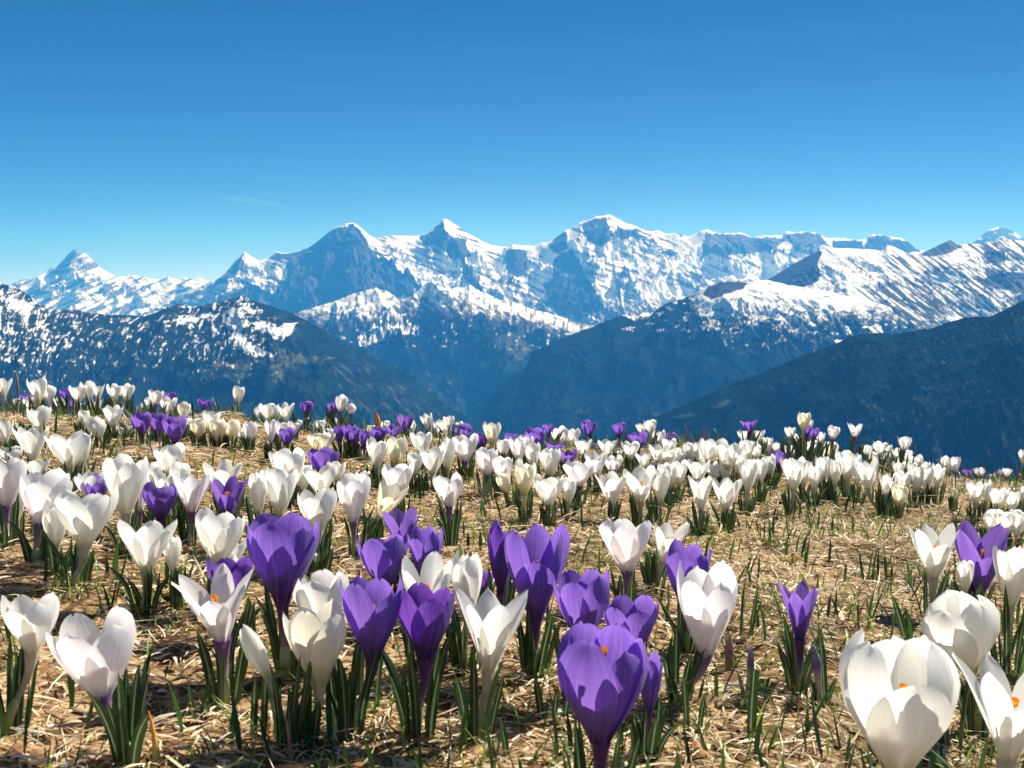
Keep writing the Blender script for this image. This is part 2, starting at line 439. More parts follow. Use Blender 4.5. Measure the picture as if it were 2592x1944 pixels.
mountain('hill', 'blue wooded mountain with a snowy shelf right of the valley', crest_r2a, [(1080, 9800), (1204, 10000), (1750, 11200), (2700, 11800)], 6500, 13500, .43, 1.0,
         (1.7, 1.0, 270), cov_r2a, nc=1200, nr=300, seed=33)

# --- middle mountain closing the valley
def cov_l4(X, Y, Z, S, PX, PY, dist, gx, gy):
    n = fbm((PX * .85 + PY * .5) / 46, (-PX * .5 + PY * .9) / 10, 6, 221, gain=.62)
    v = fbm(PX / 9, PY / 40, 5, 223, gain=.6)
    band = np.interp(PX, [700, 850, 930, 1010, 1080, 1200, 1400, 1500], [790, 800, 800, 772, 765, 778, 815, 830])
    snow = sstep(20, -24, PY - band + 75 * n + 25 * v)
    vs = poly_mask(PX, PY, [(885, 865), (925, 838), (960, 800), (985, 780), (1015, 800), (1070, 830), (1060, 850), (1000, 845), (960, 862), (915, 880)], 9, 227)
    snow = np.maximum(snow, vs * sstep(.12, -.02, v + .6 * n))
    edge = sstep(16, 2, np.abs(PY - np.interp(PX, [1180, 1280, 1360, 1460, 1510], [730, 775, 800, 830, 834]) - 2)) * (PX > 1180) * sstep(.25, .05, v)
    snow = np.maximum(snow, edge)
    rib = sstep(.08, .2, fbm(PX / 10, PY / 20, 5, 229, gain=.6))
    snow = snow * (1 - .85 * rib)
    c = base(FOREST * 1.1, X) * np.clip(1 + 2.4 * fbm(PX / 6, PY / 9, 4, 233, gain=.85) + 1.2 * fbm(PX / 45, PY / 32, 4, 233), .12, 5)[..., None]
    upper = sstep(30, -10, PY - band - 20)
    c = mix(c, ROCK * .6, upper * .8)
    gr = poly_mask(PX, PY, [(1250, 850), (1310, 835), (1345, 850), (1340, 905), (1300, 915), (1260, 880)], 16, 237)
    c = mix(c, PASTURE * .9, gr * .6 + .0)
    sm = sstep(.3, .4, fbm(PX / 20, PY / 8, 5, 239)) * sstep(900, 860, PY) * .8
    snow = np.maximum(snow, sm)
    pale = sstep(.2, .45, fbm((PX + PY) / 40, (PX - PY) / 16, 5, 241)) * sstep(900, 960, PY) * .5
    c = mix(c, ROCK, pale)
    return mix(c, SNOW, np.clip(snow, 0, 1))
crest_l4 = [(620, 850), (732, 800), (773, 785), (800, 776), (814, 773), (854, 760), (874, 752), (890, 745), (911, 740), (930, 733), (952, 727), (962, 734), (975, 735), (988, 742), (1013, 760), (1041, 752),
            (1060, 735), (1078, 716), (1094, 705), (1110, 728), (1140, 730), (1175, 728), (1188, 720), (1200, 728), (1216, 736), (1250, 752), (1281, 768), (1297, 764), (1330, 776), (1358, 785), (1390, 794), (1419, 801), (1460, 817),
            (1501, 825), (1600, 850), (1750, 900)]
mountain('mountain', 'blue middle mountain with snowy crest closing the valley', crest_l4, [(620, 15000), (1750, 15600)], 8000, 17500, .45, 1.0,
         (1.5, .9, 300), cov_l4, spurs=[([(952, 729, 15000), (985, 780, 14400), (1010, 850, 13400), (1060, 960, 12000), (1150, 1060, 10800)], .75, .6),
                                        ([(1094, 707, 15100), (1150, 770, 14300), (1230, 850, 13200), (1290, 930, 12200)], .8, .5),
                                        ([(854, 762, 15000), (850, 830, 14200), (900, 900, 13300)], .8, .6),
                                        ([(1281, 770, 15300), (1340, 820, 14700), (1400, 860, 14200)], .7, .5)], nc=1200, nr=320, seed=45)

# --- left front mountain
def cov_l3(X, Y, Z, S, PX, PY, dist, gx, gy):
    wq = 22 * fbm(PX / 70, PY / 50, 3, 250)
    d1 = fbm((PX * .84 + PY * .54 + wq) / 7.5, (-PX * .54 + PY * .84 + wq) / 34, 6, 251, gain=.68)     # streaks falling to the lower left
    n = fbm(PX / 32, PY / 17, 7, 253, gain=.72)
    hz = fbm(PX / 50, PY / 6, 5, 257, gain=.65)
    reg = np.interp(PY, [720, 770, 800, 860, 900, 960, 1010], [-.07, -.01, -.06, -.08, -.12, -.26, -.5])
    reg = reg + np.interp(PX, [0, 150, 250, 450, 560, 640, 760], [.06, .02, -.05, -.04, .0, .0, -.35])
    s = sstep(.03, .16, .85 * d1 + .50 * n + .2 * hz + reg)
    rim = sstep(22, 4, PY - np.interp(PX, [0, 118, 366, 448, 614, 773], [716, 781, 801, 769, 750, 809]))
    s = s * (1 - .8 * rim * sstep(.05, -.1, hz))
    big = np.zeros(X.shape)
    for k, p in enumerate([[(560, 800), (600, 775), (660, 785), (640, 795), (600, 800), (610, 840), (640, 880), (700, 895), (690, 905), (620, 890), (590, 870), (575, 830)],
                           [(632, 820), (680, 808), (700, 822), (755, 815), (735, 845), (705, 868), (690, 850)],
                           [(450, 812), (530, 790), (560, 795), (470, 822)], [(0, 760), (30, 755), (85, 770), (80, 782), (20, 785)]]):
        big = np.maximum(big, poly_mask(PX, PY, p, 16, 261 + k))
    s = np.maximum(s, big * sstep(-.30, -.05, n + d1))
    s = s * sstep(-4, 5, (PY - np.interp(PX, [600, 800, 1000], [700, 760, 860])))
    right = poly_mask(PX, PY, [(614, 745), (700, 775), (780, 810), (1200, 1100), (1000, 1200), (850, 960), (760, 880), (770, 815), (700, 800), (650, 775)], 12, 271)
    s = s * (1 - right)
    c = base(FOREST, X) * np.clip(1 + 2.4 * fbm(PX / 6, PY / 9, 4, 273, gain=.85) + 1.2 * fbm(PX / 45, PY / 32, 4, 273), .12, 5)[..., None]
    past = poly_mask(PX, PY, [(500, 935), (560, 905), (610, 915), (700, 880), (760, 890), (850, 910), (780, 925), (735, 935), (700, 975), (640, 955), (560, 965)], 24, 277)
    past = past * sstep(-.15, .1, n)
    c = mix(c, PASTURE * 1.0, past * .85)
    rk = sstep(.0, .25, n) * sstep(900, 820, PY) * (1 - right)
    c = mix(c, ROCK * .5, rk * .7)
    pale = sstep(.12, .35, fbm((PX * .7 + PY * .7) / 50, (PX - PY) / 12, 5, 279)) * right * sstep(880, 960, PY) * .55
    c = mix(c, ROCK * .9, pale)
    return mix(c, SNOW * .85, np.clip(s, 0, 1))
crest_l3 = [(-700, 690), (-300, 720), (-80, 700), (0, 716), (20, 722), (41, 726), (60, 738), (81, 752), (100, 768), (118, 781), (160, 782), (203, 785), (240, 793), (285, 797), (330, 798), (366, 801), (399, 789), (420, 778),
            (448, 769), (480, 775), (509, 773), (540, 768), (570, 760), (595, 754), (614, 750), (630, 757), (651, 765), (690, 776), (732, 789), (750, 798), (773, 809), (800, 826), (834, 842), (850, 856), (900, 882),
            (931, 895), (980, 924), (1013, 939), (1066, 972), (1114, 1013), (1155, 1057), (1200, 1110), (1400, 1250)]
mountain('hill', 'dark snow-patched wooded mountain at the left', crest_l3, [(-700, 7600), (0, 8000), (614, 8600), (1400, 9200)], 4800, 11500, .5, 1.0,
         (2.2, 1.0, 210), cov_l3, spurs=[([(614, 752, 8600), (600, 800, 8250), (640, 880, 7700), (720, 960, 7200)], .8, .55),
                                         ([(448, 771, 8400), (400, 850, 7800), (330, 950, 7200)], .8, .55),
                                         ([(118, 783, 8100), (60, 850, 7600), (0, 930, 7100)], .8, .5),
                                         ([(285, 799, 8200), (230, 870, 7700), (180, 950, 7200)], .8, .55)], nc=1300, nr=330, seed=57, u0=-.8)

# --- right front wooded ridge
def cov_r1(X, Y, Z, S, PX, PY, dist, gx, gy):
    c = base(FOREST, X) * np.clip(1 + 2.6 * fbm(PX / 6, PY / 9, 4, 281, gain=.85) + 1.3 * fbm(PX / 50, PY / 36, 4, 283), .12, 5)[..., None]
    p = sstep(.26, .42, fbm((PX * .6 + PY * .8) / 28, (PX * .9 - PY * .6) / 9, 5, 285, gain=.6)) * sstep(1720, 2000, PX) * sstep(850, 930, PY + .25 * (PX - 2100))
    c = mix(c, ROCK * 1.5, p * .6)
    ln = sstep(.20, .34, fbm((PX * .55 + PY * .83) / 60, (PX * .83 - PY * .55) / 5, 6, 292, gain=.7)) * sstep(1850, 2150, PX)
    c = mix(c, PASTURE, ln * .5)
    m = poly_mask(PX, PY, [(1800, 1030), (1850, 1008), (1850, 1018), (1815, 1035)], 6, 287) + poly_mask(PX, PY, [(1700, 1055), (1760, 1045), (1755, 1055), (1715, 1062)], 6, 288)
    c = mix(c, PASTURE * 1.5, np.clip(m, 0, 1) * .8)
    d = poly_mask(PX, PY, [(2560, 790), (2620, 760), (2620, 830), (2570, 820)], 14, 289) * sstep(.05, .2, fbm(PX / 12, PY / 12, 4, 290))
    c = mix(c, ROCK, d * .5)
    return c
crest_r1 = [(1350, 1300), (1500, 1130), (1600, 1078), (1692, 1041), (1753, 1017), (1800, 994), (1855, 972), (1910, 948), (1957, 931), (2010, 908), (2058, 891), (2090, 878), (2123, 866), (2150, 851), (2180, 844), (2225, 843), (2262, 846),
            (2300, 840), (2359, 830), (2400, 815), (2445, 803), (2506, 801), (2550, 779), (2592, 760), (2700, 720), (2900, 660), (3200, 600)]
mountain('hill', 'dark blue wooded ridge falling from the right edge', crest_r1, [(1350, 6800), (1600, 6500), (2592, 5200), (3200, 5000)], 2700, 8800, .5, 1.0,
         (2.6, 1.5, 210), cov_r1, nc=1100, nr=300, seed=69, u1=.8)

# --- valley floor
fm, t_, o_ = newmat('valley_floor')
pb = N(t_, 'ShaderNodeBsdfPrincipled'); pb.inputs['Roughness'].default_value = 1
g2 = N(t_, 'ShaderNodeNewGeometry'); nz = N(t_, 'ShaderNodeTexNoise'); nz.inputs['Scale'].default_value = .002; nz.inputs['Detail'].default_value = 6
t_.links.new(g2.outputs['Position'], nz.inputs['Vector'])
t_.links.new(ramp(t_, nz.outputs[0], [(.35, (.02, .035, .018)), (.6, (.09, .10, .045)), (.8, (.2, .2, .15))]), pb.inputs['Base Color'])
t_.links.new(pb.outputs[0], o_.inputs[0])
nr_, nc_ = 60, 60
gx_ = np.linspace(-34000, 34000, nc_); gy_ = np.linspace(-34000, 34000, nr_)
XX, YY = np.meshgrid(gx_, gy_)
ZZ = FLOOR - 60 + 40 * fbm(XX / 4000, YY / 4000, 3, 300)
structure(mesh_np('valley_floor', np.stack([XX, YY, ZZ], -1).reshape(-1, 3), grid_faces(nr_, nc_), fm), 'wooded valley floor far below')
# ------------------------------------------------------------------ the alpine meadow in front
rs = np.random.RandomState(11)
def crest_dist(u): return 1.98 + .62 * np.clip(u, -.55, .55)
MOUNDS = [(1800, 2.0, .036, .14), (560, 1.72, .030, .07), (420, 1.35, .02, .10), (2450, 1.3, .012, .12), (1000, .95, .01, .15), (1980, 1.0, .015, .16), (300, 1.05, .012, .12)]
MOUNDS = [((p - 1296) / F * d, d, h, r) for p, d, h, r in MOUNDS]

def ground(x, y, detail=True):
    x = np.asarray(x, float); y = np.asarray(y, float)
    xs = 3.0 * np.tanh(x / 3.0)
    z = -.262 - .115 * xs
    yy = np.maximum(y, .05)
    u = x / yy
    t = np.maximum(0, y - crest_dist(u) + .12)
    z = z - .52 * t * t / (t + .9)
    t2 = np.maximum(0, -y)
    z = z + .06 * t2 * t2 / (t2 + 2)          # the slope goes on rising behind the viewer
    for mx, my, h, r in MOUNDS:
        z = z + h * np.exp(-(((x - mx) ** 2) + ((y - my) * .8) ** 2) / (r * r))
    if detail:
        near = np.exp(-np.maximum(0, y - 3) / 3)
        z = z + near * (.010 * fbm(x * 4, y * 4, 3, 401) + .004 * fbm(x * 22, y * 22, 3, 405))
    z = z + np.clip((y - 20) / 300, 0, 1) * 12 * fbm(x / 150, y / 150, 4, 409)
    return np.maximum(z, FLOOR - 20)

# soil sheet: fine near the viewer, coarse down the hillside
gm, t_, o_ = newmat('dry_meadow_soil')
pb = N(t_, 'ShaderNodeBsdfPrincipled'); pb.inputs['Roughness'].default_value = .95; pb.inputs['Specular IOR Level'].default_value = .1
g2 = N(t_, 'ShaderNodeNewGeometry')
n1 = N(t_, 'ShaderNodeTexNoise'); n1.inputs['Scale'].default_value = 60; n1.inputs['Detail'].default_value = 6; n1.inputs['Distortion'].default_value = 1.2
n2 = N(t_, 'ShaderNodeTexNoise'); n2.inputs['Scale'].default_value = 7; n2.inputs['Detail'].default_value = 3
for n_ in (n1, n2): t_.links.new(g2.outputs['Position'], n_.inputs['Vector'])
c1 = ramp(t_, n1.outputs[0], [(.32, (.045, .026, .013)), (.46, (.17, .105, .052)), (.60, (.40, .27, .14)), (.8, (.60, .45, .27))])
c2 = ramp(t_, n2.outputs[0], [(.35, (.6, .6, .55)), (.65, (1, 1, 1))])
mm = N(t_, 'ShaderNodeMix', data_type='RGBA', blend_type='MULTIPLY'); mm.inputs[0].default_value = 1
t_.links.new(c1, mm.inputs[6]); t_.links.new(c2, mm.inputs[7]); t_.links.new(mm.outputs[2], pb.inputs['Base Color'])
bp = N(t_, 'ShaderNodeBump'); bp.inputs['Strength'].default_value = .8; bp.inputs['Distance'].default_value = .004
t_.links.new(n1.outputs[0], bp.inputs['Height']); t_.links.new(bp.outputs[0], pb.inputs['Normal'])
t_.links.new(pb.outputs[0], o_.inputs[0])
ys = np.concatenate([-np.geomspace(60, .12, 24), np.linspace(0, .25, 6), np.linspace(.26, 2.9, 330), np.geomspace(2.92, 2450, 90)])
us = np.linspace(-1, 1, 420)
halfw = np.where(ys < 3, np.maximum(2.4, 1.0 * ys + .4), 2.4 + (ys - 3) * 1.4 + 0)
halfw = np.where(ys < -.1, 2.4 + 2 * -ys, halfw)
XX = us[None] * halfw[:, None]; YY = np.broadcast_to(ys[:, None], XX.shape)
structure(mesh_np('meadow', np.stack([XX, YY, ground(XX, YY)], -1).reshape(-1, 3), grid_faces(len(ys), len(us))[:, ::1], gm), 'sunny alpine meadow of matted dry grass falling away beyond its brow')

def strip_field(P, dirx, diry, length, width, lift, curl, segs, twist, name, mat, colors, lay=0.0, droop=None):
    """many ribbons in one mesh: P (n,3) roots, horizontal direction, rise angle 'lift', curl = change of angle along the blade"""
    n = len(P); k = segs + 1
    t = np.linspace(0, 1, k)[None]
    ang = lift[:, None] + curl[:, None] * t
    ds = length[:, None] / segs
    cx = np.concatenate([np.zeros((n, 1)), np.cumsum(np.cos(ang[:, :-1]) * ds, 1)], 1)
    cz = np.concatenate([np.zeros((n, 1)), np.cumsum(np.sin(ang[:, :-1]) * ds, 1)], 1)
    bend = (rs.rand(n, 1) - .5) * .5 * lay
    sx = bend * length[:, None] * t * t * 2
    X = P[:, 0:1] + dirx[:, None] * cx - diry[:, None] * sx
    Yy = P[:, 1:2] + diry[:, None] * cx + dirx[:, None] * sx
    Z = P[:, 2:3] + cz
    wv = width[:, None] * np.clip(np.minimum(.35 + 3 * t, 2.2 * (1.02 - t)), 0.04, 1) * .5
    ca, sa = np.cos(twist)[:, None], np.sin(twist)[:, None]
    nx = -diry[:, None] * ca; ny = dirx[:, None] * ca; nz_ = sa
    A = np.stack([X - nx * wv, Yy - ny * wv, Z - nz_ * wv], -1)
    B = np.stack([X + nx * wv, Yy + ny * wv, Z + nz_ * wv], -1)
    V = np.stack([A, B], 2).reshape(-1, 3)
    b0 = (np.arange(n) * k * 2)[:, None] + np.arange(segs)[None] * 2
    b0 = b0.ravel()
    Fc = np.stack([b0, b0 + 1, b0 + 3, b0 + 2], 1)
    C = np.repeat(colors, k * 2, axis=0)
    return mesh_np(name, V, Fc, mat, False, colors=C)

def blade_mat(name, trans, spec=.25, rough=.5):
    m, t, o = newmat(name)
    a = N(t, 'ShaderNodeAttribute', attribute_name='tint')
    p = N(t, 'ShaderNodeBsdfPrincipled'); p.inputs['Roughness'].default_value = rough; p.inputs['Specular IOR Level'].default_value = spec
    tr = N(t, 'ShaderNodeBsdfTranslucent'); mx = N(t, 'ShaderNodeMixShader'); mx.inputs[0].default_value = trans
    t.links.new(a.outputs['Color'], p.inputs['Base Color']); t.links.new(a.outputs['Color'], tr.inputs['Color'])
    t.links.new(p.outputs[0], mx.inputs[1]); t.links.new(tr.outputs[0], mx.inputs[2]); t.links.new(mx.outputs[0], o.inputs[0])
    return m

def sample_pts(n, dmin=.28, dmax=2.55, umax=.60, power=1.0, side=.42):
    d = dmin + (dmax - dmin) * rs.rand(n) ** power
    x = (rs.rand(n) * 2 - 1) * (umax * d + side)
    return x, d

straw_mat = blade_mat('straw', .25, .2, .55)
n = 115000
x, y = sample_pts(n)
clump = fbm(x * 9, y * 9, 3, 421)
a = rs.rand(n) * 2 * np.pi + 0
a = a + 1.2 * fbm(x * 3, y * 3, 2, 425) * 3
L = .007 + .028 * rs.rand(n) ** 1.8
w = .0008 + .0016 * rs.rand(n) ** 2
lift = rs.randn(n) * .16 + .12
curl = -rs.rand(n) * 1.2 + .1
z = ground(x, y) + rs.rand(n) * .006 + .004 * clump
pal = np.array([[.70, .52, .31], [.80, .63, .42], [.86, .74, .55], [.50, .32, .16], [.20, .115, .05], [.90, .81, .66]])
ci = rs.choice(6, n, p=[.26, .27, .20, .10, .05, .12])
colr = pal[ci] * (.8 + .4 * rs.rand(n, 1)) * (1 + .25 * clump[:, None])
o = strip_field(np.stack([x, y, z], 1), np.cos(a), np.sin(a), L, w, lift, curl, 4, rs.randn(n) * .6, 'dry_grass', straw_mat, colr, lay=1.0)
o['kind'] = 'stuff'; o['label'] = 'matted dry straw-coloured grass covering the meadow'
# a few long pale stalks that lie across the thatch
n = 150
x, y = sample_pts(n, .35, 2.3)
a = rs.randn(n) * .8 + np.where(rs.rand(n) < .5, 0, np.pi)
L = .06 + .10 * rs.rand(n)
o = strip_field(np.stack([x, y, ground(x, y) + .006 + .006 * rs.rand(n)], 1), np.cos(a), np.sin(a), L, .0012 + .0012 * rs.rand(n), rs.rand(n) * .22, -rs.rand(n) * .4, 7,
                rs.randn(n) * .4, 'dry_stalks', straw_mat, np.array([[.78, .64, .42]]) * (.7 + .4 * rs.rand(n, 1)), lay=1.0)
o['kind'] = 'stuff'; o['label'] = 'long pale dead stalks lying over the thatch'
# withered leaf scraps
n = 2200
x, y = sample_pts(n, .3, 2.2)
a = rs.rand(n) * 6.28
o = strip_field(np.stack([x, y, ground(x, y) + .004], 1), np.cos(a), np.sin(a), .006 + .014 * rs.rand(n), .003 + .005 * rs.rand(n), rs.rand(n) * .5, -rs.rand(n) * 1.2, 4,
                rs.randn(n) * .7, 'leaf_litter', straw_mat, np.array([[.42, .22, .10], [.62, .42, .26], [.20, .12, .07], [.55, .36, .22]])[rs.randint(0, 4, n)] * (.8 + .4 * rs.rand(n, 1)))
o['kind'] = 'stuff'; o['label'] = 'small withered brown leaf scraps among the straw'
# fresh green grass
green_mat = blade_mat('fresh_grass', .35, .4, .4)
n = 30000
x, y = sample_pts(n, .3, 2.45)
keep = fbm(x * 5 + 3, y * 5, 3, 431) + .35 * rs.rand(n) + .20 * sstep(.05, .3, x / y) > .12
x, y = x[keep], y[keep]; n = len(x)
a = rs.rand(n) * 6.28
L = .010 + .026 * rs.rand(n) ** 1.7
gp = np.array([[.10, .20, .025], [.17, .30, .03], [.05, .11, .02], [.28, .36, .05], [.035, .07, .02]])
o = strip_field(np.stack([x, y, ground(x, y)], 1), np.cos(a), np.sin(a), L, .0007 + .0011 * rs.rand(n), 1.35 - rs.rand(n) ** 1.5 * 1.0, -rs.rand(n) * .9, 4,
                rs.randn(n) * .3, 'green_grass', green_mat, gp[rs.choice(5, n, p=[.28, .27, .15, .2, .10])] * (.8 + .4 * rs.rand(n, 1)), lay=.6)
o['kind'] = 'stuff'; o['label'] = 'fresh green grass blades pushing through the dry thatch'
# ragged taller grass along the brow
n = 3800
u_ = (rs.rand(n) * 2 - 1) * .62
y = crest_dist(u_) + rs.rand(n) * .35 - .12
x = u_ * y
k = fbm(x * 7, y * 7, 3, 451) + .4 * rs.rand(n) > .12
x, y = x[k], y[k]; n = len(x)
a = rs.rand(n) * 6.28
o = strip_field(np.stack([x, y, ground(x, y)], 1), np.cos(a), np.sin(a), .018 + .035 * rs.rand(n) ** 1.5, .0008 + .0012 * rs.rand(n), 1.5 - rs.rand(n) * .7, -rs.rand(n) * .8, 5,
                rs.randn(n) * .3, 'brow_grass', green_mat, np.array([[.05, .08, .02], [.10, .13, .03], [.30, .22, .10], [.10, .06, .03]])[rs.randint(0, 4, n)], lay=.6)
o['kind'] = 'stuff'; o['label'] = 'ragged green and brown grass along the brow of the meadow'
# broad dark crocus leaves without flowers, too many to count
def lone_leaves(n, dmin, dmax):
    x, y = sample_pts(n * 3, dmin, dmax)
    k = (fbm(x * 6 + 3, y * 6 + 9, 3, 441) + .4 * rs.rand(n * 3)) > .22
    x, y = x[k][:n], y[k][:n]; n = len(x)
    a = rs.rand(n) * 6.28
    L = .018 + .03 * rs.rand(n)
    return strip_field(np.stack([x, y, ground(x, y)], 1), np.cos(a), np.sin(a), L, .0022 + .0016 * rs.rand(n), 1.5 - rs.rand(n) * .35, -rs.rand(n) * .35, 5,
                rs.randn(n) * .3, 'green_grass', green_mat, np.array([[.03, .075, .018], [.05, .12, .025], [.022, .05, .015]])[rs.randint(0, 3, n)], lay=.3)
o = lone_leaves(2400, .5, 2.35)
o['kind'] = 'stuff'; o['label'] = 'short broad dark green leaf shoots in the thatch'
# ------------------------------------------------------------------ crocus materials
def petal_mat(name, main, base_c, glow, vein, edge=None, base_at=.22, vein_k=.35, trans=.56):
    m, t, o = newmat(name)
    uv = N(t, 'ShaderNodeUVMap', uv_map='UVMap')
    sx = N(t, 'ShaderNodeSeparateXYZ'); t.links.new(uv.outputs[0], sx.inputs[0])
    info = N(t, 'ShaderNodeObjectInfo')
    # noise stretched along the petal gives veins
    mp = N(t, 'ShaderNodeMapping'); mp.inputs['Scale'].default_value = (26, 1.6, 1)
    add = N(t, 'ShaderNodeVectorMath', operation='ADD')
    t.links.new(uv.outputs[0], add.inputs[0]); t.links.new(info.outputs['Random'], add.inputs[1])
    t.links.new(add.outputs[0], mp.inputs[0])
    nz = N(t, 'ShaderNodeTexNoise'); nz.inputs['Scale'].default_value = 1; nz.inputs['Detail'].default_value = 4
    t.links.new(mp.outputs[0], nz.inputs['Vector'])
    # where the base colour gives way to the main colour, uneven across the petal
    ma = N(t, 'ShaderNodeMath', operation='MULTIPLY_ADD'); ma.inputs[1].default_value = .30; 
    t.links.new(nz.outputs[0], ma.inputs[0]); t.links.new(sx.outputs['Y'], ma.inputs[2])
    body = ramp(t, ma.outputs[0], [(base_at * .45 + .1, base_c), (base_at + .12, tuple(.5 * (a + b) for a, b in zip(base_c, main))), (base_at + .30, main)])
    ab = N(t, 'ShaderNodeMath', operation='SUBTRACT'); ab.inputs[1].default_value = .5; t.links.new(sx.outputs['X'], ab.inputs[0])
    ab2 = N(t, 'ShaderNodeMath', operation='ABSOLUTE'); t.links.new(ab.outputs[0], ab2.inputs[0])
    mxx = N(t, 'ShaderNodeMath', operation='MULTIPLY_ADD'); mxx.inputs[1].default_value = 1.5; t.links.new(ab2.outputs[0], mxx.inputs[0])
    pw = N(t, 'ShaderNodeMath', operation='POWER'); pw.inputs[1].default_value = 3; t.links.new(sx.outputs['Y'], pw.inputs[0])
    p3 = N(t, 'ShaderNodeMath', operation='MULTIPLY'); p3.inputs[1].default_value = .4; t.links.new(pw.outputs[0], p3.inputs[0]); t.links.new(p3.outputs[0], mxx.inputs[2])
    ef = ramp(t, mxx.outputs[0], [(.45, (0, 0, 0)), (1.0, (.55, .55, .55))])
    em = N(t, 'ShaderNodeMix', data_type='RGBA'); t.links.new(ef, em.inputs[0]); t.links.new(body, em.inputs[6])
    em.inputs[7].default_value = (*[min(.95, 1.35 * q + .05) for q in main], 1)
    body = em.outputs[2]
    vm = ramp(t, nz.outputs[0], [(.40, vein), (.60, (1, 1, 1))])
    mv = N(t, 'ShaderNodeMix', data_type='RGBA', blend_type='MULTIPLY'); mv.inputs[0].default_value = vein_k
    t.links.new(body, mv.inputs[6]); t.links.new(vm, mv.inputs[7])
    val = N(t, 'ShaderNodeMapRange'); val.inputs['To Min'].default_value = .92; val.inputs['To Max'].default_value = 1.05
    t.links.new(info.outputs['Random'], val.inputs[0])
    sc = N(t, 'ShaderNodeVectorMath', operation='SCALE'); t.links.new(mv.outputs[2], sc.inputs[0]); t.links.new(val.outputs[0], sc.inputs['Scale'])
    p = N(t, 'ShaderNodeBsdfPrincipled'); p.inputs['Roughness'].default_value = .55; p.inputs['Specular IOR Level'].default_value = .25
    p.inputs['Sheen Weight'].default_value = .15
    t.links.new(sc.outputs[0], p.inputs['Base Color'])
    bp = N(t, 'ShaderNodeBump'); bp.inputs['Strength'].default_value = .6; bp.inputs['Distance'].default_value = .0008
    t.links.new(nz.outputs[0], bp.inputs['Height']); t.links.new(bp.outputs[0], p.inputs['Normal'])
    tr = N(t, 'ShaderNodeBsdfTranslucent')
    gl = N(t, 'ShaderNodeMix', data_type='RGBA', blend_type='MULTIPLY'); gl.inputs[0].default_value = 1
    gl.inputs[7].default_value = (*glow, 1)
    t.links.new(sc.outputs[0], gl.inputs[6]); t.links.new(gl.outputs[2], tr.inputs['Color'])
    mx = N(t, 'ShaderNodeMixShader'); mx.inputs[0].default_value = trans
    t.links.new(p.outputs[0], mx.inputs[1]); t.links.new(tr.outputs[0], mx.inputs[2]); t.links.new(mx.outputs[0], o.inputs[0])
    return m

PM = {
 'W': petal_mat('petal_white', (.92, .92, .91), (.70, .66, .38), (1.0, .99, .95), (.84, .83, .80), base_at=.16, vein_k=.4),
 'C': petal_mat('petal_cream', (.92, .91, .84), (.72, .66, .32), (1.0, .96, .82), (.82, .78, .66), base_at=.26, vein_k=.3),
 'L': petal_mat('petal_lilac_based', (.92, .91, .92), (.22, .08, .30), (1.0, .98, .96), (.82, .74, .82), base_at=.10, vein_k=.35),
 'P': petal_mat('petal_purple', (.30, .165, .58), (.12, .04, .19), (.92, .88, 1.0), (.62, .55, .78), base_at=.26, vein_k=.6),
 'D': petal_mat('petal_deep_purple', (.20, .095, .46), (.08, .015, .12), (1.0, .75, 1.0), (.6, .5, .72), base_at=.34, vein_k=.6),
}

def uvramp_mat(name, stops, across=None, rough=.45, trans=.2, spec=.3):
    m, t, o = newmat(name)
    uv = N(t, 'ShaderNodeUVMap', uv_map='UVMap'); sx = N(t, 'ShaderNodeSeparateXYZ'); t.links.new(uv.outputs[0], sx.inputs[0])
    c = ramp(t, sx.outputs['Y'], stops)
    if across:
        r2 = ramp(t, sx.outputs['X'], across[0])
        mv = N(t, 'ShaderNodeMix', data_type='RGBA'); 
        t.links.new(r2, mv.inputs[0]); t.links.new(c, mv.inputs[6]); mv.inputs[7].default_value = (*across[1], 1)
        c = mv.outputs[2]
    nz = N(t, 'ShaderNodeTexNoise'); nz.inputs['Scale'].default_value = 300; nz.inputs['Detail'].default_value = 3
    tc = N(t, 'ShaderNodeNewGeometry'); t.links.new(tc.outputs['Position'], nz.inputs['Vector'])
    mr = N(t, 'ShaderNodeMapRange'); mr.inputs['To Min'].default_value = .7; mr.inputs['To Max'].default_value = 1.3; t.links.new(nz.outputs[0], mr.inputs[0])
    sc = N(t, 'ShaderNodeVectorMath', operation='SCALE'); t.links.new(c, sc.inputs[0]); t.links.new(mr.outputs[0], sc.inputs['Scale'])
    p = N(t, 'ShaderNodeBsdfPrincipled'); p.inputs['Roughness'].default_value = rough; p.inputs['Specular IOR Level'].default_value = spec
    tr = N(t, 'ShaderNodeBsdfTranslucent'); mx = N(t, 'ShaderNodeMixShader'); mx.inputs[0].default_value = trans
    t.links.new(sc.outputs[0], p.inputs['Base Color']); t.links.new(sc.outputs[0], tr.inputs['Color'])
    t.links.new(p.outputs[0], mx.inputs[1]); t.links.new(tr.outputs[0], mx.inputs[2]); t.links.new(mx.outputs[0], o.inputs[0])
    return m

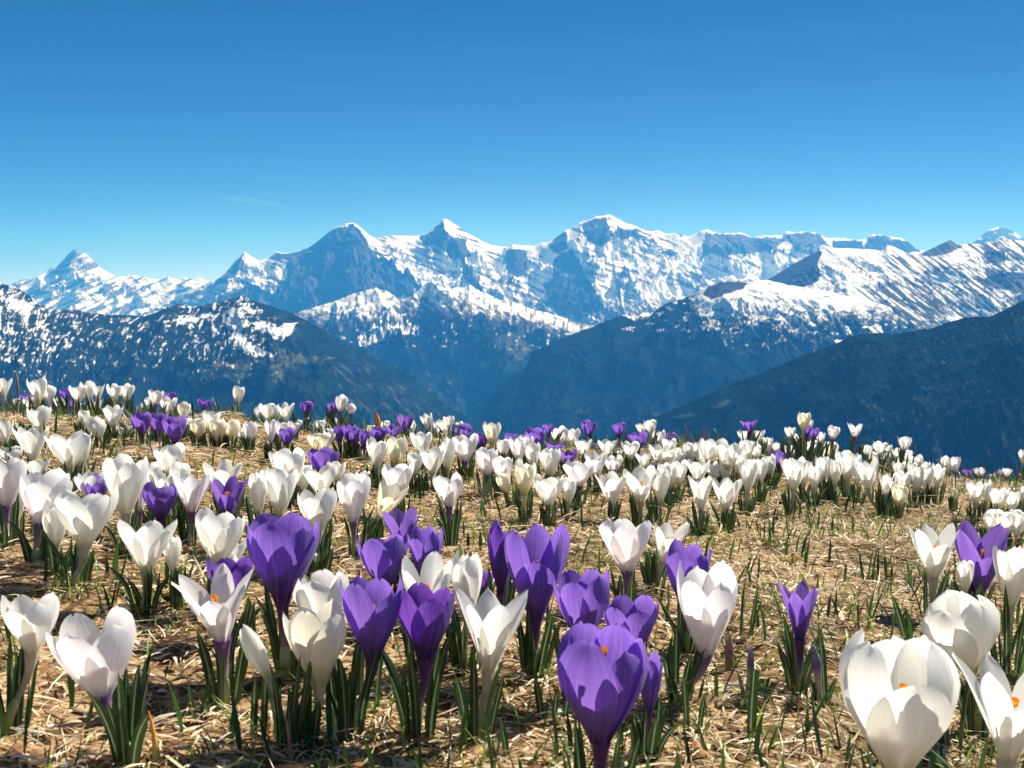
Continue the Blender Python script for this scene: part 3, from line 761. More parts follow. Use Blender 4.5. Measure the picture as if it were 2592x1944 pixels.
pale = (.50, .55, .33)
SM = {
 'W': uvramp_mat('stem_pale', [(0, (.40, .44, .12)), (.35, (.46, .47, .28)), (.7, (.48, .42, .38)), (.95, (.58, .54, .44))], trans=.3),
 'C': uvramp_mat('stem_cream', [(0, (.44, .47, .12)), (.5, (.55, .55, .34)), (.95, (.68, .65, .42))], trans=.3),
 'L': uvramp_mat('stem_purple_tinged', [(0, (.42, .45, .18)), (.5, (.46, .42, .36)), (.78, (.30, .20, .30)), (.98, (.20, .08, .26))], trans=.25),
 'P': uvramp_mat('stem_purple', [(0, (.40, .42, .20)), (.45, (.36, .28, .30)), (.72, (.14, .06, .17)), (.95, (.11, .03, .16))], trans=.2),
}
SM['D'] = SM['P']
leaf_mat = uvramp_mat('crocus_leaf_green', [(0, (.22, .26, .08)), (.12, (.040, .085, .020)), (.6, (.022, .060, .014)), (1, (.032, .085, .018))],
                      across=([(.40, (0, 0, 0)), (.47, (.5, .5, .5)), (.53, (.5, .5, .5)), (.60, (0, 0, 0))], (.50, .58, .42)), rough=.35, trans=.30, spec=.5)
sheath_mat = uvramp_mat('sheath', [(0, (.40, .42, .08)), (.5, (.52, .55, .22)), (1, (.62, .62, .42))], trans=.35)
stigma_mat = uvramp_mat('orange_stigma', [(0, (.75, .55, .10)), (.5, (.9, .45, .03)), (1, (.92, .38, .02))], trans=.15)
anther_mat = uvramp_mat('yellow_anther', [(0, (.8, .7, .4)), (1, (.85, .55, .06))], trans=.1)

# ------------------------------------------------------------------ crocus shapes
PROF = {   # t, radius/R
 'b': ([0, .12, .3, .5, .75, 1], [.12, .28, .66, 1.0, .82, .16]),
 'c': ([0, .12, .3, .5, .72, .88, 1], [.15, .30, .60, .86, 1.0, .88, .58]),
 'e': ([0, .12, .3, .5, .72, .88, 1], [.15, .30, .62, .92, 1.0, .80, .42]),
 'g': ([0, .12, .3, .5, .72, .88, 1], [.15, .27, .52, .78, .98, 1.0, .88]),
 'o': ([0, .12, .3, .5, .72, .88, 1], [.14, .23, .43, .65, .86, .98, 1.04]),
 's': ([0, .12, .3, .5, .72, .88, 1], [.11, .18, .35, .54, .78, .95, 1.10]),
}
NS, NT = 9, 14
_t = np.concatenate([np.linspace(0, .84, NT - 5), [.90, .945, .975, .992, 1.0]])
_s = np.linspace(-1, 1, NS)
TT, SS = np.meshgrid(_t, _s, indexing='ij')
PF = grid_faces(NT, NS)
def smooth_interp(x, xp, fp):
    xp, fp = np.array(xp), np.array(fp)
    y = np.interp(x, xp, fp)
    for k in (-.04, .04): y = y + np.interp(np.clip(x + k, 0, 1), xp, fp)
    return y / 3

def petal_verts(L, R, kind, ang, rng, inner, short=1.0, extra=0.0, wscale=1.0):
    tp, rp = PROF[kind]
    r = smooth_interp(TT * min(short, 1.0) ** .8, tp, rp) * R * (.88 if inner else 1.0) * 1.16
    r = r + extra * R * TT ** 1.6                       # this petal leans out (or in) a little
    z = 1.05 * L * TT * short
    if kind == 's': z = z * (1 - .06 * TT)
    wm = {'b': .80, 'e': .82, 'c': .78, 'g': .68, 'o': .56, 's': .44}[kind] * R * wscale * rng.uniform(.9, 1.1)
    if kind == 'b': wm *= 1.1
    lowp = smooth_interp(TT, [0, .15, .35, .52, .66, 1], [.22, .42, .78, .96, 1.0, 1.0])
    e_ = {'s': .80, 'o': .54}.get(kind, .50)
    wprof = lowp * np.where(TT > .64, np.clip(1 - (np.clip(TT - .64, 0, 1) / .362) ** 2.1, 0, 1) ** e_, 1)
    wob = 1 + .05 * np.sin(TT * 7 + rng.rand() * 6)
    a = SS * wm * wprof * wob
    rc = np.maximum(r, .55 * R) * rng.uniform(.80, 1.15)
    cup = a * a / (2 * rc)
    crease = -.035 * R * np.exp(-(SS / .22) ** 2) * np.sin(np.pi * np.clip(TT, 0, 1))
    ripple = .03 * R * SS * np.sin(TT * 9 + rng.rand() * 6) * TT
    tipcurl = (rng.rand() - .35) * .14 * R * np.clip(TT - .8, 0, 1) / .2
    rad = r - cup + crease * (-1) + ripple + tipcurl
    skew = (rng.rand() - .5) * .25 * R * TT ** 2
    ca, sa = math.cos(ang), math.sin(ang)
    X = rad * ca - (a + skew) * sa
    Y = rad * sa + (a + skew) * ca
    return np.stack([X, Y, z + .02 * L * np.sin(SS * 3 + rng.rand() * 6) * TT], -1).reshape(-1, 3)
PUV = np.stack([SS * .5 + .5, TT], -1).reshape(-1, 2)

def tube_np(pts, rad, sides=8):
    """tube along a polyline; returns verts, faces, uv"""
    pts = np.array(pts, float); n = len(pts)
    T = np.gradient(pts, axis=0); T /= np.linalg.norm(T, axis=1)[:, None] + 1e-9
    ref = np.array([.31, .95, .05]); A = np.cross(T, ref); A /= np.linalg.norm(A, axis=1)[:, None]; B = np.cross(T, A)
    th = np.linspace(0, 2 * np.pi, sides + 1)[:-1]
    V = pts[:, None] + np.array(rad)[:, None, None] * (A[:, None] * np.cos(th)[None, :, None] + B[:, None] * np.sin(th)[None, :, None])
    i = np.arange(n - 1)[:, None] * sides + np.arange(sides)[None]
    j = np.arange(n - 1)[:, None] * sides + (np.arange(sides)[None] + 1) % sides
    Fc = np.stack([i, j, j + sides, i + sides], -1).reshape(-1, 4)
    uv = np.stack(np.broadcast_arrays(th[None] / 6.3, np.linspace(0, 1, n)[:, None]), -1).reshape(-1, 2)
    return V.reshape(-1, 3), Fc, uv

def leaf_np(root, a, L, w, lift, curl, rng, blunt=False):
    k = 11; t = np.linspace(0, 1, k)
    ang = lift + curl * t
    ds = L / (k - 1)
    cx = np.concatenate([[0], np.cumsum(np.cos(ang[:-1]) * ds)]); cz = np.concatenate([[0], np.cumsum(np.sin(ang[:-1]) * ds)])
    sx = (rng.rand() - .5) * .18 * L * t * t
    ca, sa = math.cos(a), math.sin(a)
    C = np.stack([root[0] + ca * cx - sa * sx, root[1] + sa * cx + ca * sx, root[2] + cz], 1)
    tw = rng.rand() * 6.28 + t * (rng.rand() - .5) * .8
    # blade turned mostly across the view
    tw = (rng.rand() - .5) * 1.6 + t * (rng.rand() - .5) * .6
    side = np.stack([np.cos(tw), np.sin(tw), 0 * tw], 1)
    fold = np.stack([-np.sin(tw), np.cos(tw), 0 * tw], 1)
    prof = np.clip(np.minimum(.55 + 2.5 * t, (1.0 if blunt else 2.6 * (1.015 - t) ** .8)), .06, 1) * w * .5
    s = np.array([-1, -.45, 0, .45, 1])
    V = C[:, None] + side[:, None] * (s[None, :, None] * prof[:, None, None]) + fold[:, None] * ((np.abs(s) ** 1.3 * .45)[None, :, None] * prof[:, None, None])
    uv = np.stack(np.broadcast_arrays(s[None] * .5 + .5, t[:, None]), -1).reshape(-1, 2)
    return V.reshape(-1, 3), grid_faces(k, 5), uv

def to_world(V, base, axis, spin=0.0):
    q = Vector((0, 0, 1)).rotation_difference(Vector(axis))
    M = np.array(q.to_matrix())
    return V @ M.T + np.array(base)

def crocus(c, cx, yt, yb, w, kind, tilt=0.0, lean=None, front=0, foot=None, d=None, leaves=None, seed=0, low=0, detail=2, gap=None, spread=1.0, wscale=1.0, peek=0):
    """cx, yt, yb, w: centre, top, bottom and width of the cup in the photograph; tilt in degrees to the right;
    returns the Empty, or None"""
    rng = np.random.RandomState(seed * 7 + 13)
    yb = yb + .09 * (yb - yt)
    hp = (yb - yt) / max(.6, math.cos(math.radians(tilt)))
    best = None
    us, zb = ray(cx, yb)
    dl = np.linspace(.3, 2.4, 211)                      # where the line of sight under the cup meets the turf
    hit = np.nonzero(float(zb) * dl < ground(float(us) * dl, dl, False) + .003)[0]
    dmax = dl[hit[0]] if len(hit) else 9.
    for Lc in np.linspace(.026, .064, 35):
        dd = F * Lc / hp if d is None else d
        if dd > dmax - .01: continue
        x, z = float(us) * dd, float(zb) * dd
        h = z - float(ground(x, dd))
        tgt = .032
        pen = (Lc - .047) ** 2 / .009 ** 2 + (0 if .010 <= h <= .075 else (max(.010 - h, h - .075) / .006) ** 2) + (h - tgt) ** 2 / .022 ** 2
        if best is None or pen < best[0]: best = (pen, Lc, dd, x, z, h)
    if best is None:
        dd = dmax - .02; x, z = float(us) * dd, float(zb) * dd; best = (0, hp * dd / F, dd, x, z, z - float(ground(x, dd)))
    _, Lc, dd, x, z, h = best
    if d is not None: Lc = hp * dd / F
    Bp = np.array([x, dd, z])                           # base of the cup
    R = .5 * w * dd / F
    depth_lean = (rng.rand() - .5) * .22 if lean is None else lean
    ax = np.array([math.sin(math.radians(tilt)), depth_lean, math.cos(math.radians(tilt))]); ax /= np.linalg.norm(ax)
    if foot is not None:                                # photograph pixel where the stem meets the ground
        fu, fz = ray(*foot); gx_, gy_ = float(fu) * dd, dd
    else:
        gx_, gy_ = x - ax[0] * h * .55 + (rng.rand() - .5) * .006, dd - ax[1] * h * .6 + (rng.rand() - .5) * .01
    gz_ = float(ground(gx_, gy_))
    if z - gz_ < .012: gz_ = z - .012
    G = np.array([gx_, gy_, gz_ - .004])
    root = bpy.data.objects.new('crocus', None); COL.objects.link(root)
    root.location = G; root.empty_display_size = .01
    mw = G
    def part(name, V, Fc, mat, uv, par=root, smooth=True):
        o = mesh_np(name, V - mw, Fc, mat, smooth, uv=uv)
        o.parent = par
        return o
    # stem, a bent tube flaring into the cup
    hh = np.linalg.norm(Bp - G)
    P0, P1, P2, P3 = G, G + np.array([0, 0, hh * .35]) + (Bp - G) * .1, Bp - ax * hh * .4, Bp + ax * Lc * .10
    ts = np.linspace(0, 1, 10)[:, None]
    C = (1 - ts) ** 3 * P0 + 3 * (1 - ts) ** 2 * ts * P1 + 3 * (1 - ts) * ts ** 2 * P2 + ts ** 3 * P3
    rt = min(.0034, max(.0015, R * .19))
    rad = np.interp(ts[:, 0], [0, .5, .75, .9, 1], [rt * .85, rt * .75, rt * .9, rt * 1.3, max(rt * 1.3, R * .30)])
    V, Fc, uv = tube_np(C, rad); part('stem', V, Fc, SM[c], uv)
    # petals
    a0 = (-math.pi / 2 + (0 if gap is None else gap)) if (front or gap is not None) else rng.rand() * 6.28
    allV, allF, allU = [], [], []
    for k in range(6):
        inner = k % 2 == 1
        ang = a0 + k * math.pi / 3 + (rng.rand() - .5) * .22
        short = rng.uniform(.86, 1.02)
        extra = rng.uniform(-.10, .16) * spread
        if front and k == 0: short = .62 if front == 1 else .74; extra = .04
        if inner: short *= .97
        V = petal_verts(Lc, R, kind, ang, rng, inner, short, extra, wscale)
        V = to_world(V, Bp, ax)
        if detail >= 1:
            part('petal', V, PF, PM[c], PUV)
        else:
            allF.append(PF + k * len(V)); allV.append(V); allU.append(PUV)
    if detail < 1:
        part('bloom', np.concatenate(allV), np.concatenate(allF), PM[c], np.concatenate(allU))
    # stigma and anthers
    if detail >= 1 and kind != 'b':
        top = peek or (.62 if kind != 'c' else .5)
        cpts = [Bp + ax * Lc * f for f in (.1, .3, .5, top - .02, top, top + .06)]
        rr = [.0005, .0005, .0006, .0009, .0015, .0017]
        if R > .012: rr = [q * 1.15 for q in rr]
        if front or peek: off = np.array([0, -1, 0]) * R * (.28 if front else .42); cpts = [p + off * (i / 5) for i, p in enumerate(cpts)]
        V, Fc, uv = tube_np(cpts, rr, 7); part('stigma', V, Fc, stigma_mat, uv)
        if detail >= 2:
            for q in range(3):
                an = a0 + q * 2.09 + .5
                dv = to_world(np.array([[math.cos(an) * .0028, math.sin(an) * .0028, 0]]), (0, 0, 0), ax)[0]
                pts_ = [Bp + ax * Lc * .2 + dv * .4, Bp + ax * Lc * .34 + dv, Bp + ax * Lc * .40 + dv * 1.2, Bp + ax * Lc * .52 + dv * 1.3, Bp + ax * Lc * .54 + dv * 1.3]
                V, Fc, uv = tube_np(pts_, [.0003, .0004, .0010, .0009, .0002], 6); part('anther', V, Fc, anther_mat, uv)
    # sheath and leaves
    if detail >= 2:
        cs = C[:5]; V, Fc, uv = tube_np(np.concatenate([cs[:1], cs[1:5]]), [rt * 1.35, rt * 1.35, rt * 1.3, rt * 1.2, rt * .9], 8)
        part('sheath', V, Fc, sheath_mat, uv)
    nl = leaves if leaves is not None else (rng.randint(6, 10) if dd > .8 else rng.randint(7, 11))
    for k in range(nl):
        la = rng.rand() * 6.28
        LL = min(.088, max(.032, hh * rng.uniform(.8, 1.5)))
        rp_ = np.array([G[0] + math.cos(la) * (.002 + .008 * rng.rand()), G[1] + math.sin(la) * .008, 0]); rp_[2] = float(ground(rp_[0], rp_[1])) - .003
        V, Fc, uv = leaf_np(rp_, la, LL, rng.uniform(.0036, .0066), rng.uniform(1.38, 1.56), -rng.rand() * (.35 if rng.rand() < .7 else 1.0), rng)
        part('leaf', V, Fc, leaf_mat, uv)
    return root, dd, Lc, h
# ------------------------------------------------------------------ every crocus, placed where it stands
def d_at(px, py):
    """distance at which the ground is seen at this pixel"""
    best = (9, 1)
    for d in np.linspace(.35, 2.6, 300):
        x = (px - 1296) / F * d
        u, z = ray(px, py)
        e = abs(float(z) * d - float(ground(x, d, False)))
        if e < best[0]: best = (e, d)
    return best[1]

CR = {'A': (0, 920, .29412), 'B': (650, 920, .29412), 'C': (1300, 920, .29412), 'D': (1942, 920, .29412),
      'E': (0, 1270, .40627), 'F': (850, 1270, .40627), 'G': (1712, 1270, .40627)}
# crop: (centre x, top, cup bottom, width, colour, form, options)
FL = {
'A': [(35,125,285,115,'W','o'), (330,135,320,140,'W','g'), (430,190,340,95,'W','c'), (372,245,350,80,'W','g'), (225,265,330,85,'P','g'), (270,288,390,105,'W','c'),
 (150,300,365,60,'W','c'), (470,300,390,60,'P','c'), (522,290,400,85,'W','g'), (575,220,325,95,'P','g'), (632,312,390,75,'P','g'), (672,190,335,125,'W','g'),
 (765,160,325,110,'W','g'), (845,180,320,95,'W','o'), (735,328,440,105,'W','c'), (820,302,465,105,'C','o',dict(front=2)), (722,395,535,85,'W','c'), (985,180,320,110,'W','g'),
 (1085,180,320,125,'W','g'), (980,360,540,160,'W','o'), (868,465,635,140,'W','b',dict(tilt=-18)), (340,375,580,170,'W','g'), (225,520,640,110,'C','g'),
 (40,490,700,120,'W','g'), (284,555,825,240,'W','o'), (590,600,900,330,'W','o'), (700,610,880,160,'W','c'), (1345,230,355,112,'L','g'), (1290,290,390,65,'W','c'),
 (1470,250,330,105,'P','g'), (1452,290,440,125,'W','g'), (1580,335,475,102,'C','c'), (1650,400,440,36,'W','b'), (1755,305,400,105,'P','g',dict(tilt=6)),
 (2042,190,345,92,'W','c',dict(tilt=8,foot=(598,1052))), (1215,340,425,36,'W','b'), (1225,420,610,160,'P','g',dict(foot=(368,1160))), (1362,435,620,135,'P','g'), (1512,460,680,185,'P','g'),
 (1075,530,640,150,'W','o'), (1708,480,640,120,'C','c'), (1620,470,590,85,'W','c'), (1815,415,590,125,'W','g'), (1875,475,670,130,'C','c'),
 (2003,485,655,118,'C','c'), (2155,500,665,108,'L','c'), (2085,570,690,75,'W','c'), (95,720,870,200,'W','g'), (1465,700,950,240,'W','g'),
 (1315,860,1070,165,'W','g'), (1085,810,1290,320,'W','g'), (1205,940,1260,180,'L','c'), (1382,1040,1330,240,'P','c'), (842,985,1200,190,'P','g'), (770,930,1190,210,'W','o'),
 (330,820,1010,180,'W','o'), (60,800,1230,270,'L','g'), (335,945,1370,370,'L','g',dict(tilt=12)), (735,1085,1550,430,'W','g',dict(foot=(190,1500))), (1650,940,1280,265,'L','o'),
 (1450,930,1200,190,'W','g'), (1930,850,1130,280,'W','o'), (1968,980,1320,275,'P','o',dict(front=1)), (490,1230,1560,190,'W','c'), (150,1000,1330,170,'W','c'), (1560,860,1120,150,'W','c')],
'B': [(100,340,480,140,'W','g'), (25,372,480,80,'L','c'), (255,350,495,130,'W','o'), (180,400,500,70,'W','c'), (422,325,445,100,'P','c',dict(tilt=5)), (435,460,550,45,'W','b'),
 (712,275,415,100,'L','c',dict(tilt=10)), (662,330,445,98,'P','g'), (810,345,435,76,'L','b',dict(foot=(884,1075))), (665,460,555,55,'W','b'), (610,455,520,50,'W','b'), (555,490,595,80,'W','c'),
 (510,490,560,42,'W','b'), (122,490,690,105,'L','o'), (205,500,640,130,'L','g'), (305,500,620,115,'L','g'), (262,555,700,130,'P','g'), (622,560,650,90,'W','c'),
 (545,595,760,205,'C','g'), (565,735,945,240,'P','g'), (355,480,560,65,'W','c'), (710,535,690,95,'P','g'), (795,525,680,105,'P','g'), (845,560,710,105,'P','g'),
 (925,570,720,110,'P','g'), (1050,545,680,130,'P','g'), (1180,530,650,105,'P','o'), (985,530,600,80,'W','c'), (1100,495,560,95,'W','g'), (1275,440,610,145,'P','o'),
 (1345,490,640,46,'W','c'), (1500,435,590,105,'W','o',dict(tilt=-16)), (1600,480,645,145,'W','g'), (1655,455,555,85,'W','g'), (1738,500,575,75,'W','g'), (1770,535,640,170,'P','g'),
 (1932,605,760,105,'D','g'), (2025,500,700,140,'C','g'), (1035,650,890,165,'W','g'), (1200,620,860,172,'C','c'), (1415,590,780,165,'W','g'), (1362,760,950,125,'W','c'),
 (1512,720,955,180,'W','g'), (1648,650,895,110,'W','c'), (1795,610,840,190,'L','g'), (1977,720,950,170,'L','c'), (2115,800,1020,160,'L','g'), (2122,650,800,108,'L','c'),
 (2190,600,735,95,'P','g'), (275,740,1040,270,'W','g'), (200,895,1300,250,'W','g'), (550,900,1120,280,'W','o'), (20,920,1290,150,'W','c'), (525,1070,1440,310,'W','g'),
 (832,960,1360,265,'L','g'), (1040,1030,1340,220,'C','o',dict(tilt=24,front=2)), (910,925,1060,110,'W','g'), (1212,860,1140,250,'L','g'), (1655,960,1230,240,'L','g',dict(foot=(1143,1388))),
 (2165,950,1110,110,'C','c',dict(tilt=-20)), (690,830,1010,130,'W','g'), (400,850,1080,150,'W','c')],
'C': [(45,630,840,150,'L','g'), (165,680,890,125,'W','c'), (110,620,760,115,'L','g'), (190,560,730,165,'P','g'), (300,520,615,98,'P','o'), (60,610,700,80,'P','g'),
 (398,545,720,125,'W','g'), (500,560,715,125,'W','g'), (645,490,635,122,'P','g',dict(foot=(1490,1130))), (912,510,635,102,'P','g',dict(foot=(1570,1125))), (1178,480,610,100,'W','g'), (1098,515,600,85,'W','g'),
 (1070,590,735,155,'P','g'), (1245,580,700,105,'W','g'), (1340,600,690,95,'P','g'), (600,650,795,150,'W','o'), (805,650,790,158,'W','o'), (1005,670,815,130,'W','g'),
 (355,680,760,155,'P','o'), (308,735,950,178,'W','g'), (470,740,880,148,'P','o',dict(front=2)), (705,760,960,195,'L','o',dict(front=2)), (855,800,950,140,'L','g'), (890,750,830,75,'W','c'),
 (95,830,1120,170,'C','c'), (300,970,1220,228,'W','g'), (565,840,1050,235,'L','g'), (478,970,1200,115,'W','c'), (845,930,1205,228,'W','o'), (1090,910,1185,275,'W','o',dict(front=1)),
 (1120,760,900,125,'W','o'), (1240,690,855,145,'W','o',dict(front=2)), (1340,640,780,115,'W','g'), (1385,730,760,46,'P','b'), (1422,740,855,145,'W','g'), (1500,680,800,85,'W','c'),
 (1240,840,960,105,'W','c'), (1265,920,1190,130,'W','c'), (1420,840,1035,145,'W','g'), (1568,680,800,85,'W','g'), (1682,650,855,158,'W','g'), (1640,730,865,135,'W','g'),
 (1850,670,900,200,'W','g'), (1590,830,1010,180,'W','o'), (1722,850,1000,105,'W','c'), (1820,870,1005,125,'W','o',dict(front=2)), (1615,980,1265,185,'W','o'), (1825,970,1245,235,'W','o'),
 (1992,570,690,105,'W','g'), (2030,490,590,128,'P','o'), (2115,570,670,76,'W','g'), (2155,640,760,125,'W','g'), (2008,660,840,115,'W','g'), (2015,840,1095,135,'W','g'),
 (2122,810,1035,125,'W','g'), (2080,700,820,100,'W','g'), (2195,790,950,95,'W','c'), (1345,860,1070,95,'W','c'), (1330,740,880,110,'W','g'), (1378,745,890,105,'W','g'), (1500,770,895,90,'W','c'),
 (1558,730,880,88,'W','c'), (1945,740,950,110,'W','g'), (1140,855,965,110,'W','g'), (1292,850,1050,105,'W','c')],
'D': [(195,545,650,83,'W','g'), (245,610,705,72,'L','g'), (310,425,575,102,'C','c'), (375,480,570,38,'W','c'), (338,530,645,66,'P','g'), (400,555,655,86,'P','g'),
 (460,595,685,76,'L','g'), (560,540,655,92,'L','c',dict(tilt=8)), (752,515,635,108,'L','o',dict(tilt=4)), (75,680,760,76,'W','g'), (15,640,765,55,'W','c'), (370,660,755,128,'W','g'),
 (195,710,825,108,'W','g'), (100,750,895,108,'P','g'), (368,730,845,145,'W','g'), (535,675,815,128,'C','c'), (30,790,955,78,'W','c'), (225,800,1075,185,'W','g'),
 (318,830,1040,120,'W','g'), (480,810,1005,105,'W','g'), (405,860,1075,118,'W','g'), (580,830,1040,95,'W','c'), (690,760,990,165,'W','g'), (778,790,1030,68,'W','c'),
 (862,700,795,85,'W','g'), (970,670,785,110,'W','g'), (1045,695,780,55,'W','c'), (1175,625,755,98,'L','g',dict(tilt=6)), (1112,730,820,72,'W','g'), (1205,750,830,85,'L','g'),
 (1055,770,935,155,'W','g'), (1208,810,925,145,'W','g'), (1302,790,900,65,'W','c'), (865,820,1075,180,'W','o',dict(front=2,foot=(2232,1300))), (955,830,930,55,'W','c'), (1020,940,1145,155,'W','o',dict(front=2,tilt=8)),
 (1165,930,1090,140,'W','g'), (1135,1040,1230,120,'C','c'), (1290,880,1085,105,'W','c'), (1372,880,1075,105,'W','g'), (1462,870,1065,105,'W','g'), (1352,848,940,75,'W','g'),
 (1530,800,925,73,'W','c'), (1615,800,935,73,'L','c'), (1568,840,945,52,'W','c'), (1730,910,985,86,'P','g'), (1825,900,975,78,'L','g'), (2055,900,975,68,'L','g',dict(tilt=8)),
 (2000,912,965,38,'L','b'), (2195,740,855,52,'W','c'), (1920,950,975,24,'W','b'), (1952,948,975,26,'W','b'), (2168,945,975,24,'L','b'), (1605,1070,1190,56,'C','b'),
 (1790,1010,1200,155,'W','o'), (1890,1000,1200,60,'W','c'), (1985,1070,1260,138,'W','g'), (2100,1100,1285,105,'W','g'), (2200,1050,1175,50,'W','c'),
 (1945,1265,1480,170,'W','c'), (2145,1255,1480,125,'W','c'), (2045,1280,1500,130,'W','g'), (505,750,880,80,'W','g'), (640,830,970,85,'W','g'), (900,760,875,90,'W','c'),
 (1130,850,965,90,'W','g'), (1245,850,970,78,'W','c')],
'E': [(198,575,925,285,'W','g',dict(tilt=4,foot=(15,1850),lab='white half-open crocus on a slanting stem alone at the lower left edge')),
 (635,705,1200,470,'L','g',dict(spread=.5,wscale=.88,tilt=-5,foot=(330,2010),lab='large white crocus with a faint purple throat nearest the lower left corner')),
 (915,130,430,290,'W','o',dict(lab='jagged open white crocus left of the broad white one')),
 (1075,220,430,95,'W','c',dict(lab='narrow white crocus tucked against the jagged open white one')),
 (1370,60,380,260,'W','g',dict(lab='broad white crocus directly behind the yellow-stigma one beside the big purple cup')),
 (1425,230,430,230,'W','o',dict(front=2,lab='white crocus with yellow stigma directly left of the big purple cup')),
 (1760,85,590,410,'P','g',dict(wscale=1.15,spread=.5,lab='large broad purple crocus among the white ones left of centre')),
 (1450,350,640,250,'D','g',dict(lab='purple crocus hidden behind the wide-open white star-shaped one')),
 (1390,385,860,420,'L','s',dict(tilt=-4,front=2,lab='wide-open white crocus with spread pointed petals and purple throat at the left')),
 (1990,435,800,320,'W','g',dict(lab='rounded white crocus behind the tall pale one right of the leaning bud')),
 (1990,605,1130,335,'C','g',dict(foot=(790,1875),lab='tall creamy white crocus standing right of the leaning white bud')),
 (1690,760,1100,115,'W','b',dict(tilt=-24,foot=(722,1880),lab='slim closed white bud leaning left in the foreground clump')),
 (2000,310,425,55,'L','b',dict(tilt=-22,lab='small shrivelled lilac bud beside the large broad purple crocus'))],
'F': [(415,40,310,205,'P','o',dict(lab='topmost purple crocus of the central purple clump')),
 (300,205,540,260,'P','g',dict(lab='purple crocus with split front, leftmost of the central purple clump')),
 (560,155,490,185,'P','g',dict(lab='purple crocus at the right of the central purple clump')),
 (575,345,760,320,'W','o',dict(front=1,lab='white crocus with pointed petals and orange stigma above a dark purple one')),
 (230,445,960,350,'P','g',dict(lab='big purple crocus left of the darkest purple one, leaning over the thatch',foot=(880,1850))),
 (560,505,970,330,'D','g',dict(foot=(1050,1860),lab='darkest purple crocus, lit through its petals, in front of the white pointed one')),
 (815,325,720,170,'W','c',dict(lab='tall narrow white crocus behind the white star-shaped one at centre')),
 (955,510,1040,400,'W','s',dict(foot=(1205,1870),tilt=3,lab='white star-shaped crocus with a long pale stem at centre foreground')),
 (910,420,600,140,'D','g',dict(lab='purple crocus tip peeping between two tall white petals at centre')),
 (1030,140,560,145,'D','c',dict(lab='slim dark purple crocus pressed against the tall double-looking purple one')),
 (1245,145,700,345,'P','g',dict(front=2,gap=.1,spread=.5,wscale=1.0,foot=(1350,1720),lab='tall many-petalled purple crocus right of centre')),
 (1540,415,860,330,'P','g',dict(lab='rounded purple crocus just above and left of the nearest purple giant')),
 (1830,600,950,320,'P','g',dict(lab='purple crocus directly behind the right shoulder of the nearest purple giant')),
 (1650,745,1450,500,'P','c',dict(gap=-.50,wscale=.98,spread=.6,peek=.84,lab='nearest and largest purple crocus with an orange stigma, bottom centre')),
 (1950,920,1310,130,'P','c',dict(lab='narrow purple crocus half hidden at the right of the nearest purple giant')),
 (1815,100,430,280,'L','g',dict(lab='large white crocus with a dark purple stem behind the purple ones right of centre')),
 (2030,125,370,180,'W','o',dict(front=2,tilt=12,lab='open white crocus with orange stigma leaning right beside a large white one'))],
'G': [(60,275,640,250,'P','g',dict(lab='purple crocus standing behind the white purple-throated one')),
 (180,408,940,335,'L','g',dict(foot=(1712,1780),lab='white crocus with violet throat and long leaning stem')),
 (770,490,860,245,'P','s',dict(foot=(2022,1750),lab='small purple funnel-shaped crocus standing alone on the thatch')),
 (1600,155,470,255,'W','o',dict(front=2,lab='open white crocus with orange stigma left of the purple one at the right')),
 (1880,135,550,310,'P','o',dict(front=1,foot=(2480,1530),lab='rich purple crocus among white ones at the right edge')),
 (2080,240,640,200,'W','g',dict(lab='tall white crocus right of the rich purple one at the right edge')),
 (1795,350,560,90,'W','c',dict(lab='narrow white petal crocus just under the rich purple one')),
 (1830,580,1020,395,'W','e',dict(tilt=-14,spread=.4,lab='closed glossy white crocus leaning left above the pair at lower right')),
 (1370,788,1630,640,'W','e',dict(front=2,gap=-.1,spread=.15,wscale=1.0,lab='nearest and largest white crocus at the lower right')),
 (2060,950,1600,500,'W','s',dict(front=2,lab='open white crocus with yellow stigma cut by the lower right edge'))],
}
BINS = [(150, 'at the left edge'), (300, 'under the far-left horn peak'), (480, 'under the low white saddle'), (740, 'under the small white horn'), (1000, 'under the dark-faced pyramid peak'),
        (1230, 'under the middle white peak'), (1400, 'under the glacier saddle'), (1640, 'under the highest peak'), (1900, 'under the long white wall'),
        (2160, 'under the dark rock nose'), (2400, 'under the broad snow slope'), (9999, 'at the right edge')]
ROWS = [(1.02, 'in front rows'), (1.42, 'in middle rows'), (1.72, 'near the brow'), (99, 'on the brow')]
KW = {'b': 'budded', 'c': 'closed', 'g': 'half-open', 'o': 'open', 's': 'wide-open'}
CW = {'W': 'white', 'C': 'creamy', 'L': 'purple-stemmed white', 'P': 'purple', 'D': 'deep purple'}
ORD = ['leftmost', 'second from left', 'third from left', 'fourth from left', 'fifth from left', 'sixth from left', 'seventh from left', 'eighth from left', 'ninth from left', 'tenth from left', 'eleventh from left', 'twelfth from left', 'thirteenth from left', 'fourteenth from left', 'fifteenth from left', 'sixteenth from left', 'seventeenth from left', 'eighteenth from left']
made = []
sd = 0
for cr, lst in FL.items():
    x0, y0, s0 = CR[cr]
    for e in lst:
        sd += 1
        opt = dict(e[6]) if len(e) > 6 else {}
        lab = opt.pop('lab', None)
        cx_, yt_, yb_, w_ = x0 + e[0] * s0, y0 + e[1] * s0, y0 + e[2] * s0, e[3] * s0
        det = 2 if w_ > 58 else (1 if w_ > 26 else 0)
        if 'foot' in opt and 1280 < opt['foot'][1] < 1900: opt['d'] = d_at(*opt['foot'])
        root, dd, Lc, h = crocus(e[4], cx_, yt_, yb_, w_, e[5], seed=sd, detail=det, **opt)
        made.append(dict(root=root, x=cx_, d=dd, c=e[4], k=e[5], lab=lab, h=h, L=Lc, w=w_))
groups = {}
